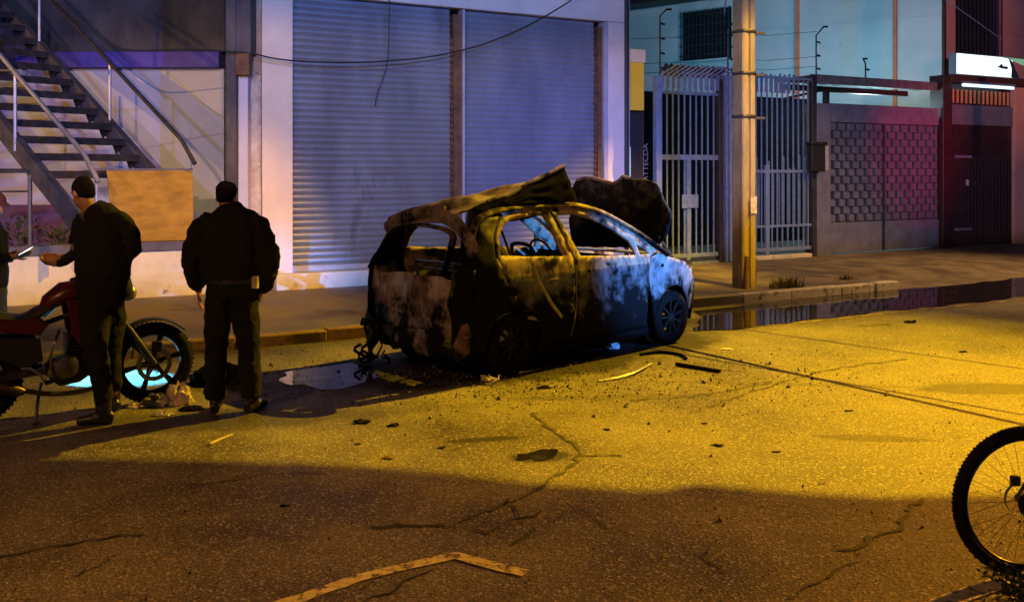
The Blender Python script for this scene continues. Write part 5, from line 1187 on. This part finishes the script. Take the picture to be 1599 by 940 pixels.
# man at the left edge with cap, mask and a lit phone
Y0 = 8.75
def P2(x, y, d=0): return at(x - 9, y, Y0 + d)
b3_ = MB(); hc_ = P2(-1, 321, 0)
f_, u_, r_ = headm(b3_, hc_, (.92, -.25, -.25))
b3_.loft([hc_ + V((-.02, 0, -.04)), P2(-8, 345, 0), P2(-12, 360, 0)], [.055, .06, .09], (1, 0, 0))
b3_.loft([P2(-10, 355), P2(-10, 395), P2(-8, 450), P2(-8, 462)], [(.13, .15), (.14, .15), (.12, .13), (.13, .12)], (1, 0, 0))
m1 = [P2(-3, 460, -.08), P2(3, 525, -.1), P2(-2, 590, -.1)]; m2_ = [P2(-14, 460, .1), P2(-16, 525, .12), P2(-24, 588, .15)]
for l in (m1, m2_): b3_.loft(l, [.08, .055, .045], (1, 0, 0))
b3_.loft([P2(-2, 358, -.14), P2(6, 400, -.16), P2(34, 401, -.14)], [.045, .04, .028], (0, 1, 0)); hand(b3_, P2(33, 401, -.14), (1, 0, .35), (0, -.8, -.5), 1, .5)
b3_.loft([P2(-12, 358, .15), P2(-6, 402, .16), P2(20, 400, .05)], [.045, .04, .028], (0, 1, 0)); hand(b3_, P2(22, 400, .05), (1, -.3, .3), (0, .6, -.5), -1, .5)
sh3 = MB(); sh3.loft([P2(-8, 458), P2(-8, 445), P2(-9, 420), P2(-10, 390), P2(-11, 365), P2(-10, 352), P2(-8, 343)], [(.13, .15), (.16, .18), (.165, .185), (.17, .19), (.165, .2), (.12, .13), (.07, .07)], (1, 0, 0), 20)
sh3.loft([P2(-4, 352, -.14), P2(2, 375, -.16), P2(6, 398, -.16), P2(20, 403, -.15), P2(30, 403, -.14)], [.075, .068, .062, .05, .04], (0, 1, 0))
sh3.loft([P2(-14, 352, .15), P2(-9, 380, .16), P2(-4, 402, .16), P2(14, 402, .08)], [.075, .068, .06, .042], (0, 1, 0))
tz3 = MB(); tz3.loft([P2(-8, 440), P2(-8, 465)], [(.15, .165), (.15, .16)], (1, 0, 0), 18)
tz3.loft([P2(-3, 455, -.08), P2(2, 500, -.09), P2(4, 530, -.1), P2(0, 580, -.1)], [.12, .10, .088, .078], (1, 0, 0)); tz3.loft([P2(-14, 455, .1), P2(-14, 520, .12), P2(-22, 578, .15)], [.115, .092, .078], (1, 0, 0))
bt3 = MB(); bootm(bt3, m1[2], (1, -.1)); bt3b = MB(); bootm(bt3b, m2_[2], (1, .1))
cp3 = MB(); cp3.loft([hc_ + u_ * .048, hc_ + u_ * .085, hc_ + u_ * .125], [(.088, .106), (.086, .102), (.05, .06)], r_, 18); cp3.loft([hc_ + f_ * .07 + u_ * .05, hc_ + f_ * .17 + u_ * .035], [(.07, .008), (.05, .006)], r_, 12)
mk = MB(); mk.ball(hc_ + f_ * .062 - u_ * .045, (.055, .045, .048), r_, u_, 12, 7)
t3 = person("man with cap and pale face mask at the left edge holding a glowing phone", (m1[2].x, m1[2].y, 0), b3_,
       [("jacket", sh3, M['shirt'], .013, .02), ("trousers", tz3, M['grycloth'], .013, .02), ("boot", bt3, M['boot'], .01, 0), ("boot", bt3b, M['boot'], .01, 0), ("hair", hairm(hc_, f_, u_, r_), M['hair'], .008, .004), ("cap", cp3, M['capred'], .007, 0), ("mask", mk, M['mask'], 0, 0)])
ph = Thing("phone", "glowing phone in the hand of the man at the left edge", "phone", P2(50, 394, -.14))
pa, pb_ = P2(40, 398, -.15), P2(60, 388, -.17)
ph.part("case", MB().beam(pa, pb_, .075, .009, (-.3, -.35, 1)), M['plastic'])
n_ = V((-.3, -.35, 1)).normalized()
ph.part("screen", MB().beam(pa.lerp(pb_, .06) + n_ * .006, pa.lerp(pb_, .94) + n_ * .006, .068, .003, (-.3, -.35, 1)), M['screen'])

# ================================================================== BICYCLE (mostly outside the right edge)
bY = 4.60; bx = (1602 - 800) / F * bY; BC = frame(bx, bY, R(4))
bi = Thing("bicycle", "mountain bicycle cut off by the right edge with its knobby wheel in view", "bicycle", (0, 0, 0), BC)
BRr = .362
def bwheel(cx_, cas):
    tm = MB(); tm.ring((cx_, 0, BRr), (0, 1, 0), BRr - .027, .025, 72, 12, .027)
    for i in range(110):
        a_ = 2 * math.pi * i / 110; e = V((math.cos(a_), 0, math.sin(a_)))
        for y in ((-.02, .004), (-.004, .02))[i % 2] if False else ((-.021, .0, .021) if i % 2 else (-.011, .011)):
            c_ = V((cx_, y, BRr)) + e * (BRr - .003 - abs(y) * .35); tm.beam(c_ - V((0, .004, 0)), c_ + V((0, .004, 0)), .009, .008, e)
    t_ = bi.part("wheel", tm, M['tyre'])
    rm = MB(); rm.ring((cx_, 0, BRr), (0, 1, 0), BRr - .062, .009, 72, 8, .014); bi.part("rim", rm, M['alloy'], t_)
    skm = MB(); 
    for k in range(32):
        a0_ = R(k * 11.25); y = .03 if k % 2 else -.03; a1_ = a0_ + (.5 if (k // 2) % 2 else -.5)
        skm.tube([V((cx_ + .026 * math.cos(a1_), y, BRr + .026 * math.sin(a1_))), V((cx_ + (BRr - .065) * math.cos(a0_), 0, BRr + (BRr - .065) * math.sin(a0_)))], .0011, 4)
    bi.part("spokes", skm, M['steel'], t_)
    hb_ = MB().cyl((cx_, -.06, BRr), (cx_, .06, BRr), .02, 14); bi.part("hub", hb_, M['steel'], t_)
    if cas:
        cs = MB()
        for k, r0 in enumerate((.058, .052, .046, .04, .034, .028)):
            y = -.03 - .006 * k; nT = int(r0 * 2 * math.pi / .0127); vs = []
            for i in range(nT * 2):
                a_ = math.pi * i / nT; q = r0 + (.003 if i % 2 else -.002)
                vs += [(cx_ + q * math.cos(a_), y, BRr + q * math.sin(a_)), (cx_ + q * math.cos(a_), y - .002, BRr + q * math.sin(a_))]
            N2 = nT * 2; cs.add(vs, [(2 * i, 2 * ((i + 1) % N2), 2 * ((i + 1) % N2) + 1, 2 * i + 1) for i in range(N2)] + [tuple(2 * i for i in range(N2)), tuple(2 * i + 1 for i in range(N2))])
        bi.part("cassette", cs, M['steel'], t_)
        bi.part("brake_disc", MB().ring((cx_, .045, BRr), (0, 1, 0), .075, .001, 40, 4, .01), M['metal'], t_)
bwheel(0, True); bwheel(1.10, False)
bb = V((.44, 0, .31)); stt = V((.30, 0, .80)); ht_ = V((.92, 0, .78)); hb0 = V((.955, 0, .68))
bi.part("frame", MB().tube([bb, stt], .017, 10).tube([bb, hb0], .022, 10).tube([stt + V((.02, 0, -.06)), ht_], .018, 10).tube([ht_ + V((-.01, 0, .03)), hb0 + V((.01, 0, -.03))], .022, 10), M['steel'])
for y in (-.065, .065):
    bi.part("chain_stay", MB().tube([V((0, y, BRr)), V((.12, y * .9, BRr - .01)), V((.40, y * .5, .31))], .009, 8), M['steel'])
    bi.part("seat_stay", MB().tube([V((0, y, BRr)), V((.05, y, BRr + .08)), V((.29, y * .4, .76))], .009, 8), M['steel'])
    bi.part("fork", MB().tube([hb0 + V((0, y, -.03)), V((1.10, y, BRr))], .014, 8), M['steel'])
dr = MB(); dr.box(-.04, .03, -.085, -.065, BRr - .03, BRr + .03); dr.tube([V((0, -.075, BRr - .02)), V((.0, -.085, BRr - .08)), V((.02, -.085, BRr - .09))], .012, 7)
dr.cyl((.02, -.078, BRr - .085), (.02, -.088, BRr - .085), .022, 12); dr.cyl((.035, -.078, BRr - .155), (.035, -.088, BRr - .155), .022, 12); dr.beam((.02, -.09, BRr - .085), (.035, -.09, BRr - .155), .006, .035)
dr.tube(spl([V((-.02, -.085, BRr - .08)), V((-.06, -.085, BRr - .03)), V((-.02, -.08, BRr + .05))], 4), .005, 5)
bi.part("derailleur", dr, M['plastic'])
bi.part("brake_caliper", MB().box(-.045, .0, .035, .062, BRr + .06, BRr + .11), M['plastic'], bevel=.006)
bi.part("chain", MB().tube([V((.02, -.05, BRr + .035)), V((.44, -.05, .31 + .08))], .004, 5).tube([V((.035, -.083, BRr - .175)), V((.44, -.05, .31 - .08))], .004, 5), M['steel'])
bi.part("crank", MB().ring((.44, -.05, .31), (0, 1, 0), .075, .003, 36, 6).beam((.44, -.06, .31), (.36, -.075, .17), .015, .025).box(.31, .41, -.17, -.08, .155, .18).beam((.44, .06, .31), (.52, .075, .45), .015, .025).box(.47, .57, .08, .17, .44, .465), M['steel'])
bi.part("saddle", MB().tube([stt, stt + V((-.02, 0, .12))], .013, 8).loft([stt + V((-.15, 0, .13)), stt + V((-.05, 0, .145)), stt + V((.12, 0, .14))], [(.07, .025), (.06, .022), (.02, .015)], (0, 1, 0), 12), M['seat'])
bi.part("handlebar", MB().tube([ht_ + V((0, 0, .02)), ht_ + V((.03, 0, .09))], .016, 8).tube(spl([V((.92, -.36, .92)), V((.95, -.1, .88)), V((.95, .1, .88)), V((.92, .36, .92))], 4), .013, 8), M['steel'])
bi.part("kickstand", MB().tube([V((.42, .03, .27)), V((.36, .2, .0))], .008, 6), M['steel'])

# ================================================================== LITTER, WEEDS, DEBRIS
def chunk(c, r, n=40, seed=0, flat=.5):
    rnd = random.Random(seed); bm = bmesh.new()
    for i in range(n):
        v = V((rnd.gauss(0, 1), rnd.gauss(0, 1), rnd.gauss(0, 1))).normalized() * rnd.uniform(.6, 1.1); bm.verts.new((c[0] + v.x * r[0], c[1] + v.y * r[1], max(.002, c[2] + (v.z + .6) * r[2] * flat)))
    res = bmesh.ops.convex_hull(bm, input=bm.verts); bmesh.ops.triangulate(bm, faces=bm.faces); bmesh.ops.subdivide_edges(bm, edges=bm.edges, cuts=2)
    for v in bm.verts:
        k_ = noise.noise(v.co * 38 + V((seed, 0, 0))); v.co.x += r[0] * .45 * k_; v.co.y += r[1] * .5 * noise.noise(v.co * 31); v.co.z = max(.001, v.co.z + r[2] * .6 * k_)
    mb = MB(); bm.verts.ensure_lookup_table(); idx = {v: i for i, v in enumerate(bm.verts)}
    mb.add([v.co.copy() for v in bm.verts], [tuple(idx[v] for v in f.verts) for f in bm.faces]); bm.free(); return mb
def crumple(c, r, seed, k=5):
    mb = MB(); rnd = random.Random(seed); c = V(c); n = 26; vs = []
    def f(u, v):
        a_ = u * 2 * math.pi; b_ = v * math.pi / 2; rr = 1 + .35 * noise.noise(V((math.cos(a_) * 2 + seed, math.sin(a_) * 2, v * 3))) + .18 * noise.noise(V((math.cos(a_) * 6, math.sin(a_) * 6 + seed, v * 8)))
        return c + V((math.cos(a_) * math.cos(b_) * r[0] * rr, math.sin(a_) * math.cos(b_) * r[1] * rr, max(0, math.sin(b_)) * r[2] * rr + .003))
    K_ = 10
    for i in range(n):
        for j in range(K_ + 1): vs.append(f(i / n, j / K_ * .98))
    return mb.add(vs, [(i * (K_ + 1) + j, ((i + 1) % n) * (K_ + 1) + j, ((i + 1) % n) * (K_ + 1) + j + 1, i * (K_ + 1) + j + 1) for i in range(n) for j in range(K_)])
def drop(name, label, cat, x, y, r, m, seed, fn=crumple, group=None):
    p = gp(x, y); one(name, label, cat, fn(p, r, seed=seed), m, p, group=group, sharp=25)
drop("plastic_bag", "crumpled cream plastic bag beside the front wheel of the motorcycle", "plastic bag", 280, 630, (.11, .09, .15), M['bag'], 3)
drop("plastic_bag", "flat grey crumpled bag touching the motorcycle front tyre", "plastic bag", 247, 633, (.13, .08, .09), M['bagblue'], 8)
drop("plastic_scrap", "low pale scrap lying left of the motorcycle front tyre contact", "litter", 213, 636, (.10, .05, .03), M['bag'], 9)
drop("plastic_scrap", "bluish scrap in front of the crumpled bags", "litter", 255, 648, (.09, .05, .025), M['bagblue'], 10)
drop("rubble", "small dark rubble heap right of the cream bag", "rubble", 300, 640, (.10, .06, .03), M['debris'], 12)
pk_ = gp(345, 690)
one("white_stick", "short white stick lying on the asphalt below the standing officer", "stick", MB().tube([gp(328, 696) + V((0, 0, .012)), gp(346, 688) + V((0, 0, .014)), gp(364, 680) + V((0, 0, .01))], [.012, .010, .006], 8), M['label'], gp(328, 696))
# black bag behind the officer's boots
cb = gp(345, 598)
one("black_bag", "black sagging bag on the ground behind the officer's boots", "bag", crumple(cb, (.27, .14, .17), 4), M['jacket'], cb)
# tangle of wire by the wreck
tg = MB(); c = gp(768, 598); rnd = random.Random(2)
for i in range(7):
    a_ = rnd.uniform(0, 3); pts = [c + V((math.cos(a_ + t * .9) * .09 * rnd.uniform(.5, 1.1), math.sin(a_ + t * .9) * .07 * rnd.uniform(.4, 1.1), .012 + .07 * abs(math.sin(t * 1.3 + i)) * rnd.uniform(.3, 1))) for t in range(5)]
    tg.tube(spl(pts, 4), .007, 5)
one("wire_tangle", "pale tangle of wire on the road beside the rear wheel of the wreck", "wire", tg, M['bag'], c)
one("trim_strip", "long curved pale trim strip on the asphalt in front of the wreck", "trim", MB().loft(spl([gp(x, y) + V((0, 0, .012 + dz)) for x, y, dz in ((935, 596, 0), (965, 592, .01), (993, 585, .02), (1017, 569, .0))], 5), (.016, .005), (0, 1, 0), 8), M['trim'], gp(935, 596))
one("charred_bar", "long charred bar on the asphalt right of the trim strip", "bar", MB().beam(gp(1056, 571) + V((0, 0, .02)), gp(1125, 582) + V((0, 0, .015)), .04, .03), M['debris'], gp(1056, 571), bevel=.008)
one("hose", "black limp hose trailing from under the front wheel of the wreck", "hose", MB().tube(spl([gp(x, y) + V((0, 0, .018)) for x, y in ((1000, 556), (1030, 552), (1062, 556), (1072, 562))], 5), .016, 6), M['debris'], gp(1000, 556))
drop("paper", "crumpled white paper lying under the middle of the wreck", "paper", 958, 544, (.07, .06, .06), M['paper'], 21)
drop("white_scrap", "thin white scrap on the road right of the wreck's front wheel", "litter", 1135, 546, (.06, .03, .015), M['paper'], 22)
for i, (x, y, rx, m, lb_) in enumerate([(565, 660, .11, 'debris', "largest charred lump on the road left of centre"), (614, 665, .08, 'debris', "flat charred flake right of the largest lump"), (558, 694, .035, 'debris', "small black crumb below the largest charred lump"),
    (605, 716, .06, 'rusty', "rust coloured crumb halfway down the road left of centre"), (443, 790, .05, 'debris', "lone charred crumb in the shaded lower left road"), (850, 606, .10, 'debris', "thin charred flake just below the wreck's sill"),
    (948, 672, .05, 'debris', "charred crumb in the brightest patch above the crack"), (1212, 706, .045, 'debris', "charred crumb in the middle of the bright patch"), (1120, 696, .06, 'debris', "elongated charred flake in the bright patch"),
    (1100, 662, .04, 'debris', "small charred flake high in the bright patch"), (1285, 756, .04, 'rusty', "rusty crumb near the lower edge of the bright patch"), (1505, 550, .07, 'debris', "charred crumb on the far right of the road"),
    (1325, 642, .05, 'debris', "dark crumb right of the bright patch"), (1420, 504, .12, 'debris', "dark flat stick near the far edge line"), (690, 700, .05, 'debris', "charred crumb left of the pothole")]):
    p = gp(x, y); one("charred_fragment", lb_, "debris", chunk((p.x, p.y, 0), (rx * .85, rx * .45, rx * .3), 16, i), M[m], p, group="charred fragments scattered on the road", sharp=15)
# loose grit round the wreck and over the road: nobody could count it
gt = MB(); rnd = random.Random(31)
for i in range(6500):
    if i < 4000: x, y = rnd.gauss(800, 250), rnd.gauss(585, 26)
    else: x, y = rnd.uniform(-60, 1660), 520 + 430 * rnd.random() ** 1.3
    if y < 540: continue
    p = gp(x, y); r = rnd.uniform(.003, .009) * (1.5 if i < 4000 else 1) * (2.2 if rnd.random() < .05 else 1)
    t4 = [V((rnd.uniform(-1, 1), rnd.uniform(-1, 1), 0)) * r for _ in range(3)]
    gt.add([p + q + V((0, 0, .001)) for q in t4] + [p + V((0, 0, r * 1.2))], [(0, 1, 2), (0, 1, 3), (1, 2, 3), (2, 0, 3)])
one("road_grit", None, None, gt, mat("grit", (.16, .13, .11), (.03, .025, .02), .8, 3, 0, lo=.45, hi=.55), kind="stuff")
# weeds at the kerb
def weed(x, y, h, w_, seed, label, n=230, zb_=.12):
    rnd = random.Random(seed); c = gp(x, y, zb_); mb = MB()
    for i in range(n):
        b_ = c + V((rnd.gauss(0, w_ * .4), rnd.gauss(0, .05), 0)); l_ = h * rnd.uniform(.4, 1.15); a_ = rnd.uniform(0, 6.28); ln_ = rnd.uniform(.1, .7)
        e = b_ + V((math.cos(a_) * ln_ * l_, math.sin(a_) * ln_ * l_ * .6, l_)); m_ = b_.lerp(e, .5) + V((0, 0, l_ * .12)); s_ = V((-math.sin(a_), math.cos(a_), 0)) * .006
        mb.add([b_ - s_, b_ + s_, m_ + s_, m_ - s_, e], [(0, 1, 2, 3), (3, 2, 4)])
    one("weed_tuft", label, "weed", mb, M['dry'], c, group="weeds growing at the kerb")
weed(1232, 449, .17, .28, 3, "wide dry weed tuft on the kerb right of the pole"); weed(1320, 437, .08, .2, 5, "small low weed far right of the wide tuft", 90)
weed(1213, 450, .12, .12, 8, "narrow dry weed hugging the left end of the wide tuft", 90)
# leafy shrub at the bottom right corner, near the viewer
rnd = random.Random(12); c = gp(1600, 935); lf = MB(); stm = MB()
for i in range(7):
    e = c + V((rnd.uniform(-.12, .3), rnd.uniform(-.1, .15), rnd.uniform(.06, .14))); stm.tube([c + V((.08, 0, 0)), e], .004, 4)
for i in range(420):
    b_ = c + V((abs(rnd.gauss(0, .16)) - .10, rnd.gauss(0, .09), rnd.uniform(.005, .11))); d = V((rnd.uniform(-1, 1), rnd.uniform(-1, 1), rnd.uniform(-.2, .8))).normalized(); s_ = d.orthogonal().normalized() * .008
    lf.add([b_, b_ + d * .013 + s_, b_ + d * .03, b_ + d * .013 - s_], [(0, 1, 2, 3)])
sb = Thing("low_shrub", "low dark leafy weed in the bottom right corner under the bicycle", "plant", c); sb.part("stem", stm, M['rust']); sb.part("foliage", lf, M['leaf'])
